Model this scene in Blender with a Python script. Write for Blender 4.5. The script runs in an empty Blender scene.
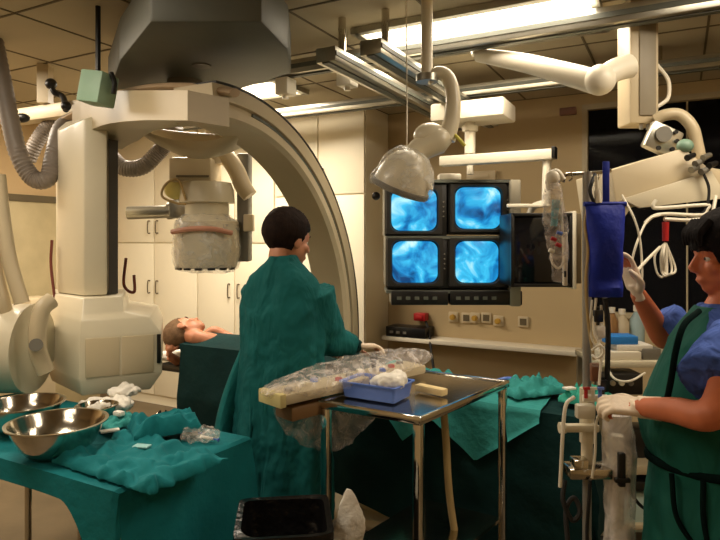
import bpy, bmesh, math, random
from mathutils import Vector, Matrix, noise
V = Vector
random.seed(7)
PI = math.pi
C = bpy.context.scene.collection
sc = bpy.context.scene
# ------------------------------------------------------------ camera, world, light, exposure
F = 600.0                     # focal length in pixels of the 720x540 frame
EYE = 1.65
cd = bpy.data.cameras.new('camera'); cam = bpy.data.objects.new('camera', cd); C.objects.link(cam)
cam.location = (0, 0, EYE); cam.rotation_euler = (PI/2, 0, 0)
cd.sensor_width = 36; cd.lens = 30; cd.shift_y = -30/720; cd.clip_start = .05
sc.camera = cam
w = bpy.data.worlds.new('world'); sc.world = w; w.use_nodes = True
w.node_tree.nodes['Background'].inputs[0].default_value = (.9, .8, .65, 1)
w.node_tree.nodes['Background'].inputs[1].default_value = .15
vs = sc.view_settings
vs.view_transform = 'Standard'; vs.look = 'None'; vs.gamma = 1; vs.use_curve_mapping = False; vs.exposure = 0.0
LIGHT_POWER = 44
LIGHT_COL = (1.0, .87, .70)

# ------------------------------------------------------------ helpers
def lin(c):
    c = c/255
    return c/12.92 if c <= .04045 else ((c+.055)/1.055)**2.4
def rgb(r, g, b): return (lin(r), lin(g), lin(b), 1)
MATS = {}
def mat(name, col, rough=.5, metal=0, var=.08, scale=6, bump=0, bscale=30, spec=.5, coat=0, dist=.01, zs=1):
    if name in MATS: return MATS[name]
    m = bpy.data.materials.new(name); m.use_nodes = True; nt = m.node_tree; N = nt.nodes
    b = N['Principled BSDF']; b.inputs['Roughness'].default_value = rough; b.inputs['Metallic'].default_value = metal
    b.inputs['Specular IOR Level'].default_value = spec; b.inputs['Coat Weight'].default_value = coat
    tc = N.new('ShaderNodeTexCoord')
    nz = N.new('ShaderNodeTexNoise'); nz.inputs['Scale'].default_value = scale; nz.inputs['Detail'].default_value = 4
    nt.links.new(tc.outputs['Object'], nz.inputs['Vector'])
    rp = N.new('ShaderNodeValToRGB'); c = rgb(*col)
    rp.color_ramp.elements[0].position = .3; rp.color_ramp.elements[1].position = .7
    rp.color_ramp.elements[0].color = tuple(x*(1-var) for x in c[:3])+(1,)
    rp.color_ramp.elements[1].color = tuple(min(1, x*(1+var)) for x in c[:3])+(1,)
    nt.links.new(nz.outputs['Fac'], rp.inputs[0]); nt.links.new(rp.outputs[0], b.inputs['Base Color'])
    if bump:
        n2 = N.new('ShaderNodeTexNoise'); n2.inputs['Scale'].default_value = bscale; n2.inputs['Detail'].default_value = 3
        mp = N.new('ShaderNodeMapping'); mp.inputs['Scale'].default_value = (1, 1, zs); nt.links.new(tc.outputs['Object'], mp.inputs[0]); nt.links.new(mp.outputs[0], n2.inputs['Vector'])
        n2.inputs['Distortion'].default_value = .6 if zs != 1 else 0
        bp = N.new('ShaderNodeBump'); bp.inputs['Strength'].default_value = bump; bp.inputs['Distance'].default_value = dist
        nt.links.new(n2.outputs['Fac'], bp.inputs['Height']); nt.links.new(bp.outputs[0], b.inputs['Normal'])
    MATS[name] = m; return m
def plastic_mat(name, alpha, col=(235, 230, 220), bump=.6, bscale=25):
    m = mat(name, col, .22, 0, .05, 8, bump, bscale, .9, dist=.02)
    m.node_tree.nodes['Principled BSDF'].inputs['Alpha'].default_value = alpha
    nt = m.node_tree; b = nt.nodes['Principled BSDF']
    n = nt.nodes.new('ShaderNodeTexNoise'); n.inputs['Scale'].default_value = bscale*.6; n.inputs['Detail'].default_value = 3; n.inputs['Distortion'].default_value = 1.2
    r = nt.nodes.new('ShaderNodeMapRange'); r.inputs[1].default_value = .42; r.inputs[2].default_value = .66
    r.inputs[3].default_value = alpha*.45; r.inputs[4].default_value = min(1, alpha*1.9)
    tc = nt.nodes.new('ShaderNodeTexCoord'); nt.links.new(tc.outputs['Object'], n.inputs['Vector'])
    nt.links.new(n.outputs['Fac'], r.inputs[0]); nt.links.new(r.outputs[0], b.inputs['Alpha'])
    return m
def screen_mat(name, seed, strength=1.6, dark=0):
    m = bpy.data.materials.new(name); m.use_nodes = True; nt = m.node_tree; N = nt.nodes
    b = N['Principled BSDF']; b.inputs['Base Color'].default_value = (.01, .02, .03, 1); b.inputs['Roughness'].default_value = .15
    tc = N.new('ShaderNodeTexCoord'); mp = N.new('ShaderNodeMapping'); mp.inputs['Location'].default_value = (seed*3.1, seed*1.7, seed*.9)
    nz = N.new('ShaderNodeTexNoise'); nz.inputs['Scale'].default_value = 7; nz.inputs['Detail'].default_value = 5; nz.inputs['Distortion'].default_value = .8
    nt.links.new(tc.outputs['Object'], mp.inputs[0]); nt.links.new(mp.outputs[0], nz.inputs['Vector'])
    rp = N.new('ShaderNodeValToRGB'); e = rp.color_ramp.elements
    e[0].position = .30; e[0].color = rgb(8, 60, 110); e[1].position = .72; e[1].color = rgb(205, 250, 255)
    x = e.new(.42); x.color = rgb(20, 125, 190); x = e.new(.56); x.color = rgb(60, 190, 235)
    nt.links.new(nz.outputs['Fac'], rp.inputs[0]); nt.links.new(rp.outputs[0], b.inputs['Emission Color'])
    b.inputs['Emission Strength'].default_value = strength
    return m
def emit_mat(name, col, s):
    m = bpy.data.materials.new(name); m.use_nodes = True; b = m.node_tree.nodes['Principled BSDF']
    b.inputs['Base Color'].default_value = (.8, .8, .8, 1); b.inputs['Emission Color'].default_value = col; b.inputs['Emission Strength'].default_value = s
    return m

def catmull(pts, n=8):
    pts = [V(p) for p in pts]
    if len(pts) < 3: return [pts[0].lerp(pts[-1], i/n) for i in range(n+1)]
    P = [pts[0]*2-pts[1]]+pts+[pts[-1]*2-pts[-2]]; out = []
    for i in range(1, len(P)-2):
        a, b, c, d = P[i-1:i+3]
        for k in range(n):
            t = k/n
            out.append(.5*((2*b)+(c-a)*t+(2*a-5*b+4*c-d)*t*t+(3*b-a-3*c+d)*t**3))
    out.append(pts[-1]); return out
def interp(vals, m):
    out = []; n = len(vals)-1
    for i in range(m):
        t = i/(m-1)*n; k = min(int(t), n-1); out.append(vals[k]+(vals[k+1]-vals[k])*(t-k))
    return out
def tube(bm, pts, r, seg=10, smooth=8, cap=True, squash=1.0, ribs=0):
    P = catmull(pts, smooth) if smooth else [V(p) for p in pts]
    if isinstance(r, (list, tuple)): R = interp(r, len(P))
    else: R = [r]*len(P)
    if ribs: R = [x*(1+ribs*(i % 2)) for i, x in enumerate(R)]
    rings = []; up = None
    for i, p in enumerate(P):
        d = (P[min(i+1, len(P)-1)]-P[max(i-1, 0)]).normalized()
        if up is None: up = V((0, 0, 1)) if abs(d.z) < .9 else V((1, 0, 0))
        x = d.cross(up).normalized(); y = x.cross(d).normalized(); up = y
        rings.append([bm.verts.new(p+(x*math.cos(a)+y*math.sin(a)*squash)*R[i]) for a in [2*PI*k/seg for k in range(seg)]])
    for a, b in zip(rings, rings[1:]):
        for k in range(seg): bm.faces.new((a[k], a[(k+1) % seg], b[(k+1) % seg], b[k]))
    if cap: bm.faces.new(rings[0][::-1]); bm.faces.new(rings[-1])
def cyl(bm, p0, p1, r0, r1=None, seg=20): tube(bm, [p0, p1], [r0, r0 if r1 is None else r1], seg, 1)
def box(bm, c, s, rz=0, bev=0, M=None, segs=2):
    b2 = bmesh.new(); bmesh.ops.create_cube(b2, size=1); bmesh.ops.scale(b2, vec=V(s), verts=b2.verts)
    if bev: bmesh.ops.bevel(b2, geom=b2.edges[:], offset=bev, segments=segs, profile=.5, affect='EDGES')
    bmesh.ops.transform(b2, matrix=Matrix.Translation(V(c)) @ (M if M else Matrix.Rotation(rz, 4, 'Z')), verts=b2.verts)
    merge(bm, b2)
def merge(bm, b2):
    mp = {v: bm.verts.new(v.co) for v in b2.verts}
    for f in b2.faces:
        try: bm.faces.new([mp[v] for v in f.verts])
        except ValueError: pass
    b2.free()
def prism(bm, pts, vec, bev=0):
    b2 = bmesh.new(); vec = V(vec)
    a = [b2.verts.new(V(p)) for p in pts]; b = [b2.verts.new(V(p)+vec) for p in pts]; n = len(a)
    b2.faces.new(a[::-1]); b2.faces.new(b)
    for i in range(n): b2.faces.new((a[i], a[(i+1) % n], b[(i+1) % n], b[i]))
    bmesh.ops.recalc_face_normals(b2, faces=b2.faces)
    if bev: bmesh.ops.bevel(b2, geom=b2.edges[:], offset=bev, segments=2, profile=.5, affect='EDGES')
    merge(bm, b2)
def lathe(bm, prof, c, seg=40, M=None):
    c = V(c); M = M or Matrix.Identity(4); rings = []
    for r, z in prof:
        rings.append([bm.verts.new(c+(M @ V((r*math.cos(a), r*math.sin(a), z)))) for a in [2*PI*k/seg for k in range(seg)]])
    for a, b in zip(rings, rings[1:]):
        for k in range(seg): bm.faces.new((a[k], a[(k+1) % seg], b[(k+1) % seg], b[k]))
    for r in (rings[0], rings[-1]):
        try: bm.faces.new(r)
        except ValueError: pass
def ball(bm, c, s, M=None, seg=20):
    b2 = bmesh.new(); bmesh.ops.create_uvsphere(b2, u_segments=seg, v_segments=seg//2+2, radius=1)
    if not hasattr(s, '__len__'): s = (s, s, s)
    bmesh.ops.transform(b2, matrix=Matrix.Translation(V(c)) @ (M if M else Matrix.Identity(4)) @ Matrix.Diagonal((*s, 1)), verts=b2.verts)
    merge(bm, b2)
def loft(bm, rings, cap=True):
    R = [[bm.verts.new(p) for p in r] for r in rings]; n = len(R[0])
    for a, b in zip(R, R[1:]):
        for k in range(n): bm.faces.new((a[k], a[(k+1) % n], b[(k+1) % n], b[k]))
    if cap: bm.faces.new(R[0][::-1]); bm.faces.new(R[-1])
def align(d, up=(0, 0, 1)):     # rotation whose Z axis is d
    return V(d).normalized().to_track_quat('Z', 'Y').to_matrix().to_4x4()

def thing(name, label, cat, loc, rz=0, group=None):
    o = bpy.data.objects.new(name, None); C.objects.link(o); o.location = loc; o.rotation_euler = (0, 0, rz)
    o.empty_display_size = .1; o['label'] = label; o['category'] = cat
    if group: o['group'] = group
    return o
def root_of(o):
    while o.parent: o = o.parent
    return o
def obj(name, bm, m, parent=None, local=False, smooth=True, remesh=0, disp=None, sub=0, label=None):
    bmesh.ops.recalc_face_normals(bm, faces=bm.faces)
    me = bpy.data.meshes.new(name); bm.to_mesh(me); bm.free()
    o = bpy.data.objects.new(name, me); C.objects.link(o); me.materials.append(m)
    if remesh or disp or sub:
        if remesh:
            md = o.modifiers.new('r', 'REMESH'); md.mode = 'VOXEL'; md.voxel_size = remesh; md.use_smooth_shade = True
            sm = o.modifiers.new('s', 'SMOOTH'); sm.iterations = 5; sm.factor = .5
        if sub: md = o.modifiers.new('b', 'SUBSURF'); md.levels = sub; md.render_levels = sub
        if disp:
            for st, sz in disp:
                t = bpy.data.textures.new('t', 'CLOUDS'); t.noise_scale = sz; t.noise_depth = 1
                md = o.modifiers.new('d', 'DISPLACE'); md.texture = t; md.strength = st; md.texture_coords = 'LOCAL'; md.mid_level = .5
        dg = bpy.context.evaluated_depsgraph_get(); dg.update()
        m2 = bpy.data.meshes.new_from_object(o.evaluated_get(dg)); o.modifiers.clear(); o.data = m2; me = m2; me.name = name
        if not me.materials: me.materials.append(m)
    if smooth:
        me.shade_smooth(); me.set_sharp_from_angle(angle=math.radians(70 if remesh else 38))
    if parent:
        if not local:
            r = root_of(parent)
            me.transform((Matrix.Translation(r.location) @ Matrix.Rotation(r.rotation_euler.z, 4, 'Z')).inverted())
        o.parent = parent
    if label: o['label'] = label
    return o
def tag(o, label, cat, group=None):
    # put the origin of a single mesh thing at the bottom middle of its mesh
    if o.type == 'MESH' and not o.parent and o.location.length == 0 and len(o.data.vertices):
        xs = [v.co for v in o.data.vertices]
        c = V((sum(v.x for v in xs)/len(xs), sum(v.y for v in xs)/len(xs), min(v.z for v in xs)))
        o.data.transform(Matrix.Translation(-c)); o.location = c
    o['label'] = label; o['category'] = cat
    if group: o['group'] = group
    return o
def struct(name, bm, m, parent=None, **k):
    o = obj(name, bm, m, parent, **k)
    if not parent: o['kind'] = 'structure'
    return o
def B(): return bmesh.new()
def Q(px, py, Y): return V(((px-360)/F*Y, Y, EYE-(py-240)/F*Y))
def QZ(px, py, z):                   # the point of the horizontal plane z seen at that place
    Y = (EYE-z)*F/(py-240); return V(((px-360)/F*Y, Y, z))
# room axes: the room is turned 28 degrees against the line of sight
ANG = -math.radians(28); E_ = V((math.cos(ANG), math.sin(ANG), 0)); N_ = V((-math.sin(ANG), math.cos(ANG), 0)); O_ = V((.25, 5.3, 0))
def R(s, t, z=0): return O_+E_*s+N_*t+V((0, 0, z))
def rbox(bm, s0, s1, t0, t1, z0, z1, bev=0):
    c = R((s0+s1)/2, (t0+t1)/2, (z0+z1)/2); box(bm, c, (abs(s1-s0), abs(t1-t0), abs(z1-z0)), ANG, bev)

# ------------------------------------------------------------ materials
wallm = mat('wall_paint', (186, 164, 124), .7, 0, .04, 2)
wallL = mat('left_wall_paint', (206, 176, 130), .6, 0, .04, 2)
ceilm = mat('ceiling_tile', (176, 164, 138), .8, 0, .04, 3)
seam = mat('seam', (96, 84, 60), .7)
floorm = mat('floor_vinyl', (106, 92, 70), .45, 0, .18, 3, .05, 40)
cabm = mat('cabinet_laminate', (242, 233, 208), .4, 0, .03, 2)
cream = mat('cream_enamel', (212, 202, 176), .38, 0, .04, 3, coat=.2)
cream2 = mat('warm_beige_enamel', (196, 180, 148), .4, 0, .05, 3)
whitem = mat('white_enamel', (232, 224, 204), .35, 0, .03, 3)
greym = mat('grey_plastic', (112, 108, 98), .5, 0, .06)
dkgrey = mat('dark_grey_housing', (88, 90, 80), .55, 0, .08)
blackm = mat('black_plastic', (20, 19, 18), .35, 0, .1)
rubber = mat('black_rubber', (28, 26, 24), .7, 0, .1)
alu = mat('brushed_aluminium', (176, 172, 158), .32, .85, .08, 12)
steel = mat('stainless_steel', (205, 198, 184), .16, 1, .06, 10, .03, 60)
chrome = mat('chrome', (215, 212, 205), .1, 1, .03)
hosem = mat('grey_hose', (128, 118, 108), .5, 0, .12, 10)
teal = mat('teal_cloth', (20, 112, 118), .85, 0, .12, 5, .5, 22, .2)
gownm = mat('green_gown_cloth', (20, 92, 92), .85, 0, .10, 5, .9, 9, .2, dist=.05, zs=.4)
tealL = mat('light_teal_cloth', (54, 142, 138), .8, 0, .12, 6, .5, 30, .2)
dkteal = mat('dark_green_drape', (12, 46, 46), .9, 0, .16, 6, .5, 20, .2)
apronm = mat('dark_green_apron', (14, 86, 74), .8, 0, .1, 6, .6, 7, .3, dist=.04, zs=.4)
bluem = mat('blue_scrub_cloth', (66, 90, 160), .85, 0, .12, 7, .8, 12, .2, dist=.04, zs=.5)
strapm = mat('near_black_webbing', (10, 26, 24), .95, 0, .1, 8, .2, 60, .05)
navy = mat('navy_fabric', (26, 46, 158), .55, 0, .15, 9, .4, 30, .3)
skin = mat('skin', (200, 138, 104), .5, 0, .06, 12)
skinN = mat('tan_skin', (200, 112, 72), .5, 0, .07, 12)
skinP = mat('ruddy_skin', (186, 122, 88), .5, 0, .08, 12)
hairm = mat('dark_brown_hair', (34, 22, 16), .8, 0, .3, 40, .5, 60, .15, dist=.01, zs=.3)
hairP = mat('short_grey_brown_hair', (112, 88, 66), .9, 0, .25, 30, .3, 120, .1)
glove = mat('latex_glove', (238, 218, 192), .5, 0, .06, 12, .2, 60)
gauze = mat('white_gauze', (232, 226, 214), .9, 0, .05, 14, .6, 50)
bluetray = mat('blue_tray_plastic', (92, 124, 204), .35, 0, .05, 6)
clear = plastic_mat('clear_wrinkled_plastic', .26, (238, 226, 216), .5, 30)
clearD = plastic_mat('thin_sagging_plastic', .2, (235, 228, 220), .6, 22)
clearS = plastic_mat('clear_smooth_plastic', .30, (225, 222, 214), .3, 18)
milky = plastic_mat('milky_plastic_sleeve', .8, (240, 232, 226), .5, 16)
redm = mat('red_plastic', (178, 28, 32), .4)
yellowm = mat('amber_plastic', (190, 150, 60), .5)
cordm = mat('tan_hose', (176, 150, 100), .5)

# ------------------------------------------------------------ room shell
ZC = 2.76
S0, S1, T0 = -3.0, 3.7, -6.6
b = B(); rbox(b, S0-.1, S1+.1, T0-.1, 1.8, -.1, 0); struct('floor', b, floorm)
b = B(); rbox(b, S0-.1, S1+.1, T0-.1, 1.8, ZC, ZC+.1); ceil = struct('ceiling', b, ceilm)
b = B()
for i in range(12): rbox(b, S0, S1, T0+i*.6-.006, T0+i*.6+.006, ZC-.004, ZC+.002)
for i in range(12): rbox(b, S0+i*.6-.006, S0+i*.6+.006, T0, 0, ZC-.004, ZC+.002)
struct('tile_grid', b, seam, ceil)
WS0, WS1, WZ0, WZ1 = 1.66, 3.5, 1.12, 2.63
b = B()
rbox(b, S0-.1, WS0, 0, .1, 0, ZC); rbox(b, WS1, S1+.1, 0, .1, 0, ZC); rbox(b, WS0, WS1, 0, .1, 0, WZ0); rbox(b, WS0, WS1, 0, .1, WZ1, ZC)
struct('wall_back', b, wallm)
b = B(); rbox(b, S0-.1, S0, T0, 0, 0, ZC); struct('wall_left', b, wallL)
b = B(); rbox(b, S1, S1+.1, T0, 0, 0, ZC); struct('wall_right', b, wallm)
b = B(); rbox(b, S0-.1, S1+.1, T0-.1, T0, 0, ZC); struct('wall_front', b, wallm)
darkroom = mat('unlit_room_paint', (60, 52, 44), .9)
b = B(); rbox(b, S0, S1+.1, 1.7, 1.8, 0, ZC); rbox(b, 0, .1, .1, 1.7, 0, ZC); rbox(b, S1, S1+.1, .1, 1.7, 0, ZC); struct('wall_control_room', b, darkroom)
# viewing window
win = B(); fr = .04
rbox(win, WS0-fr, WS0, -.012, .11, WZ0-fr, WZ1+fr); rbox(win, WS1, WS1+fr, -.012, .11, WZ0-fr, WZ1+fr)
rbox(win, WS0, WS1, -.012, .11, WZ1, WZ1+fr); rbox(win, WS0, WS1, -.03, .11, WZ0-fr, WZ0)
rbox(win, 2.312, 2.324, .03, .06, WZ0, WZ1)
wn = struct('window_1', win, mat('window_frame_paint', (178, 164, 134), .5))
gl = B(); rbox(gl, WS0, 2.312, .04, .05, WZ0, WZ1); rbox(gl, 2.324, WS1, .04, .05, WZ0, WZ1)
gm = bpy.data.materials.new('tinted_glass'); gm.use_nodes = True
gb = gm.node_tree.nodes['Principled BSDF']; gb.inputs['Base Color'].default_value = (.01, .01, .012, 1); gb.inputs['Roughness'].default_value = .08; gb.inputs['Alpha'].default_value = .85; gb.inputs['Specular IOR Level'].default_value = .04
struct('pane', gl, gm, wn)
# skirting
b = B(); rbox(b, .02, S1, -.015, 0, 0, .1); struct('baseboard_back', b, mat('baseboard', (120, 100, 74), .5))
b = B(); rbox(b, S0, S0+.015, T0, -.5, 0, .1); struct('baseboard_left', b, MATS['baseboard'])
# door in the left wall
b = B(); rbox(b, S0, S0+.035, -1.95, -.62, .005, 2.0, .004); dr = struct('door_1', b, mat('door_laminate', (188, 172, 132), .5))
b = B(); rbox(b, S0+.035, S0+.05, -1.95, -1.9, .0, 2.05); rbox(b, S0+.0, S0+.05, -1.97, -.6, 2.0, 2.06); struct('door_frame', b, seam, dr)
b = B(); p = R(S0+.035, -1.25, 1.0); cyl(b, p, p+E_*.05, .012); ball(b, p+E_*.06, .025); struct('door_knob', b, steel, dr)

# ------------------------------------------------------------ tall cabinets
def cabinet(s1, wd, label, lz):
    r = thing('tall_cabinet', label, 'cabinet', R(s1-wd/2, -.25, 0), ANG, 'built-in cupboards along the back wall')
    b = B(); rbox(b, s1-wd, s1, -.43, -.005, 0, ZC-.005); obj('carcass', b, cabm, r)
    for k in range(2):
        a0 = s1-wd+k*wd/2+.006; a1 = a0+wd/2-.012
        for z0, z1 in ((.1, lz-.006), (lz+.006, ZC-.03)):
            b = B(); rbox(b, a0, a1, -.452, -.431, z0, z1, .003); d = obj('door', b, cabm, r)
            hs = a1-.05 if k == 0 else a0+.05
            hz = lz-.5 if z0 < 1 else lz+.1
            b = B(); tube(b, [R(hs, -.452, hz), R(hs, -.48, hz+.005), R(hs, -.48, hz+.115), R(hs, -.452, hz+.12)], .006, 8, 3); obj('handle', b, seam, d)
cabinet(0, .9, 'white laminate floor to ceiling cupboard beside the monitors and the back corner', 2.03)
cabinet(-.905, .9, 'white laminate full height cupboard directly behind the image intensifier', 1.62)
cabinet(-1.81, 1.15, 'white laminate full height cupboard nearest the left wall, behind the c-arm column', 1.62)

# ------------------------------------------------------------ ceiling lights
dif = emit_mat('light_diffuser', (1, .86, .62, 1), 3.2)
def ceiling_light(s, t, power, label, along=1, wd=.56, ln=1.16):
    r = thing('ceiling_light', label, 'light', R(s, t, ZC-.035), ANG, 'ceiling lights')
    a, c = (ln, wd) if along else (wd, ln)
    b = B()
    for sx in (-1, 1): rbox(b, s+sx*a/2-.02, s+sx*a/2+.02, t-c/2-.02, t+c/2+.02, ZC-.035, ZC-.002)
    for sy in (-1, 1): rbox(b, s-a/2, s+a/2, t+sy*c/2-.02, t+sy*c/2+.02, ZC-.035, ZC-.002)
    obj('frame', b, alu, r)
    b = B(); rbox(b, s-a/2+.02, s+a/2-.02, t-c/2+.02, t+c/2-.02, ZC-.022, ZC-.008); obj('diffuser', b, dif, r)
    L = bpy.data.lights.new('lamp', 'AREA'); L.shape = 'RECTANGLE'; L.size = a; L.size_y = c; L.energy = power; L.color = LIGHT_COL
    lo = bpy.data.objects.new('lamp', L); C.objects.link(lo); lo.parent = r; lo.location = (0, 0, -.012)
ceiling_light(1.35, -1.75, LIGHT_POWER*.7, 'bright recessed ceiling light above the display rack')
ceiling_light(-.75, -1.35, LIGHT_POWER*1.15, 'bright recessed ceiling light in front of the white cupboards')
ceiling_light(-1.9, -3.0, LIGHT_POWER*1.1, 'recessed ceiling light over the left side, beside the gantry column')
ceiling_light(-.1, -3.9, LIGHT_POWER*.5, 'recessed ceiling light over the middle of the room')
ceiling_light(2.9, -2.4, LIGHT_POWER*.45, 'recessed ceiling light over the nurse by the right wall')
ceiling_light(1.0, -5.6, LIGHT_POWER*.25, 'recessed ceiling light over the entrance side of the room')

# ------------------------------------------------------------ ceiling rails and carriages
def rail(p0, p1, wd, h, label, slot=True):
    p0, p1 = V(p0), V(p1); d = (p1-p0).normalized(); c = (p0+p1)/2; L = (p1-p0).length; a = math.atan2(d.y, d.x)
    r = thing('ceiling_rail', label, 'rail', (c.x, c.y, p0.z), a, 'rails under the ceiling')
    b = B(); box(b, c+V((0, 0, h/2)), (L, wd, h), a, .004); obj('beam', b, alu, r)
    n = V((-d.y, d.x, 0))
    b = B(); box(b, c+V((0, 0, -.004)), (L, wd*.35, .008), a); box(b, c-n*(wd/2+.003)+V((0, 0, h*.5)), (L, .006, h*.3), a); obj('slot', b, dkgrey, r)
    for k in (-1, 1):
        b = B(); q = c+d*k*L*.42; cyl(b, q+V((0, 0, h)), V((q.x, q.y, ZC)), .02, .02, 10); obj('hanger', b, steel, r)
def rp(s, t, z): return R(s, t, z)
rail(R(-1.7, -.95, 2.60), R(2.5, -.95, 2.60), .09, .07, 'long aluminium ceiling rail nearest the back wall')
rail(R(-.9, -1.85, 2.62), R(3.4, -1.85, 2.62), .10, .08, 'long aluminium ceiling rail crossing in front, nearest the camera')
rail(R(.78, -2.35, 2.50), R(.78, -.35, 2.50), .11, .07, 'cross rail running towards the back wall beside the monitor pole')
rail(R(1.02, -2.35, 2.50), R(1.02, -.35, 2.50), .11, .07, 'second cross rail, parallel to the right of the monitor pole')
# clamps on the rails
def clampb(s, t, z, label):
    b = B(); rbox(b, s-.045, s+.045, t-.05, t+.05, z-.05, z+.05, .008)
    p = R(s, t, z-.05); cyl(b, p, p-V((0, 0, .02)), .018)
    o = obj('rail_clamp', b, whitem); tag(o, label, 'clamp', 'rail clamps')
clampb(.62, -1.85, 2.56, 'small white clamp block under the near ceiling rail')
clampb(.2, -1.85, 2.56, 'small white clamp block on the near rail beside the surgical lamp arm')

# monitor suspension
mp = Q(470, 150, 3.75)
r = thing('monitor_suspension', 'white ceiling column with long horizontal arm carrying the displays', 'ceiling arm', (mp.x, mp.y, 2.35))
b = B(); box(b, (mp.x+.02, mp.y, 2.44), (.46, .30, .11), ANG, .015); obj('carriage', b, whitem, r)
b = B(); cyl(b, (mp.x, mp.y, 2.40), (mp.x, mp.y, 2.19), .034); cyl(b, (mp.x, mp.y, 2.36), (mp.x, mp.y, 2.33), .05); obj('column', b, whitem, r)
a0 = Q(441, 163, 3.72); a1 = Q(553, 153, 3.40)
b = B(); d = a1-a0; box(b, (a0+a1)/2, (d.length, .07, .06), math.atan2(d.y, d.x), .006); obj('arm', b, whitem, r)
b = B(); box(b, a1+(a1-a0).normalized()*.008, (.02, .076, .066), math.atan2(d.y, d.x), .003); obj('end_cap', b, blackm, r)
c0 = Q(547, 156, 3.42); c1 = Q(546, 206, 3.42)
for p_, q_, r_ in ((c0, c1, .024), ((mp.x, mp.y, 2.22), (mp.x, mp.y, 2.06), .02)):
    b = B(); cyl(b, p_, q_, r_); obj('drop_tube', b, whitem, r)
b = B(); box(b, (c1+Q(512, 205, 3.42))/2+V((0, .02, 0)), (.24, .03, .02), 0, .004); obj('cross_bar', b, whitem, r)

# ------------------------------------------------------------ displays, two rows of two
MY = 3.72
rack = thing('display_rack', 'black and grey rack frame holding four glowing displays', 'display rack', Q(452, 306, MY))
def mpos(px, py, d=0): return Q(px, py, MY+d)
b = B()
for (x0, x1, y0, y1) in ((386, 519, 180, 183), (386, 519, 236, 239), (386, 519, 290, 293)):
    p, q = Q(x0, y0, MY+.02), Q(x1, y1, MY+.02); box(b, (p+q)/2+V((0, .12, 0)), (abs(q.x-p.x), .3, abs(p.z-q.z)))
obj('shelf', b, dkgrey, rack)
b = B(); p, q = Q(510, 180, MY), Q(519, 306, MY); box(b, (p+q)/2+V((0, .14, 0)), (abs(q.x-p.x)+.01, .34, abs(p.z-q.z)), 0, .008); obj('side_panel', b, mat('grey_beige_panel', (168, 160, 140), .5), rack)
for x0, x1 in ((391, 448), (450, 522)):
    b = B(); p, q = Q(x0, 291, MY-.01), Q(x1, 305, MY-.01); box(b, (p+q)/2+V((0, .12, 0)), (abs(q.x-p.x), .26, abs(p.z-q.z)), 0, .006); u = obj('control_unit', b, blackm, rack)
    for k in range(5):
        b = B(); box(b, V((p.x+.05+.055*k, p.y-.01, (p.z+q.z)/2)), (.028, .006, .02)); obj('button', b, dkgrey, u)
b = B()
box(b, V((Q(452, 180, MY).x, MY+.12, Q(452, 178, MY).z+.012)), (.14, .10, .05), 0, .01); obj('hanging_bracket', b, whitem, rack)
def crt(px, py, seed, label, sx=1.0, blank=0):
    c = Q(px, py, MY); wd, hh = 63/F*MY, 53/F*MY
    r = thing('crt_monitor', label, 'monitor', c-V((0, 0, hh/2)), 0, 'four glowing displays')
    b = B(); box(b, c+V((0, .17, 0)), (wd, .32, hh), 0, .012)
    obj('housing', b, blackm, r)
    # bezel ring with rounded opening and a bulging tube face
    def rr(w2, h2, rad, y, n=6):
        out = []
        for cx, cz, a0 in ((1, 1, 0), (-1, 1, 90), (-1, -1, 180), (1, -1, 270)):
            for k in range(n+1):
                a = math.radians(a0+90*k/n); out.append(c+V((cx*(w2-rad)+rad*math.cos(a)-.012, y, cz*(h2-rad)+rad*math.sin(a))))
        return out
    b = B(); loft(b, [rr(wd/2-.02, hh/2-.014, .01, .008), rr(wd/2-.022, hh/2-.016, .01, -.012), rr(.148*sx, .136, .05, -.012), rr(.142*sx, .130, .05, .006)], cap=False)
    obj('bezel', b, mat('dark_bezel', (34, 32, 28), .45), r)
    b = B(); R0 = rr(.140*sx, .128, .055, .004)
    cen = c+V((-.012, -.008, 0)); rings = [[cen.lerp(p, f)-V((0, .012*(1-f*f), 0)) for p in R0] for f in (1, .8, .6, .4, .2)]
    loft(b, rings); o = obj('screen', b, screen_mat('screen_%d' % seed, seed, 1.15), r)
    # controls beside the tube
    for k in range(4):
        b = B(); cyl(b, c+V((wd/2-.026, -.008, .05-.03*k)), c+V((wd/2-.026, -.018, .05-.03*k)), .005, .005, 8); obj('knob', b, greym, r)
crt(416, 210, 1, 'upper display partly hidden behind the surgical lamp, glowing blue x-ray')
crt(480, 208, 2, 'upper display beside the grey side panel, glowing cyan x-ray with dark base')
crt(417, 262, 3, 'lower display away from the side panel, glowing blue-white x-ray')
crt(479, 262, 4, 'lower display beside the grey side panel, cyan x-ray with dark side', .95)
# separate blank monitor
c = Q(541, 250, 3.4); r = thing('blank_monitor', 'dark switched-off monitor in a thin frame beside the lit display rack', 'monitor', c-V((0, 0, .22)))
b = B(); box(b, c+V((0, .15, 0)), (.34, .28, .42), 0, .012); obj('housing', b, blackm, r)
b = B(); box(b, c+V((-.008, .004, 0)), (.29, .012, .37), 0, .004); obj('screen', b, mat('dark_glass', (16, 17, 22), .08, 0, .1), r)
b = B()
for sx in (-1, 1): box(b, c+V((sx*.165, -.006, 0)), (.018 if sx < 0 else .022, .03, .42), 0, .004)
for sz in (-1, 1): box(b, c+V((0, -.006, sz*.2)), (.34, .03, .018), 0, .004)
obj('bezel', b, blackm, r)
b = B(); box(b, c+V((.182, .05, .0)), (.02, .16, .44), 0, .006); obj('bezel_strip', b, whitem, r)
b = B(); p = Q(574, 250, 3.45); box(b, V((p.x, 3.5, p.z+.01)), (.05, .2, .40), 0, .006); obj('rear_panel', b, mat('bronze_grey', (112, 98, 72), .5), r)
b = B(); tube(b, [c+V((-.02, .2, .17)), c+V((-.0, .16, .25)), V((c1.x, c1.y+.02, c1.z+.02))], .02, 10); obj('bracket', b, whitem, r)

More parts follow.
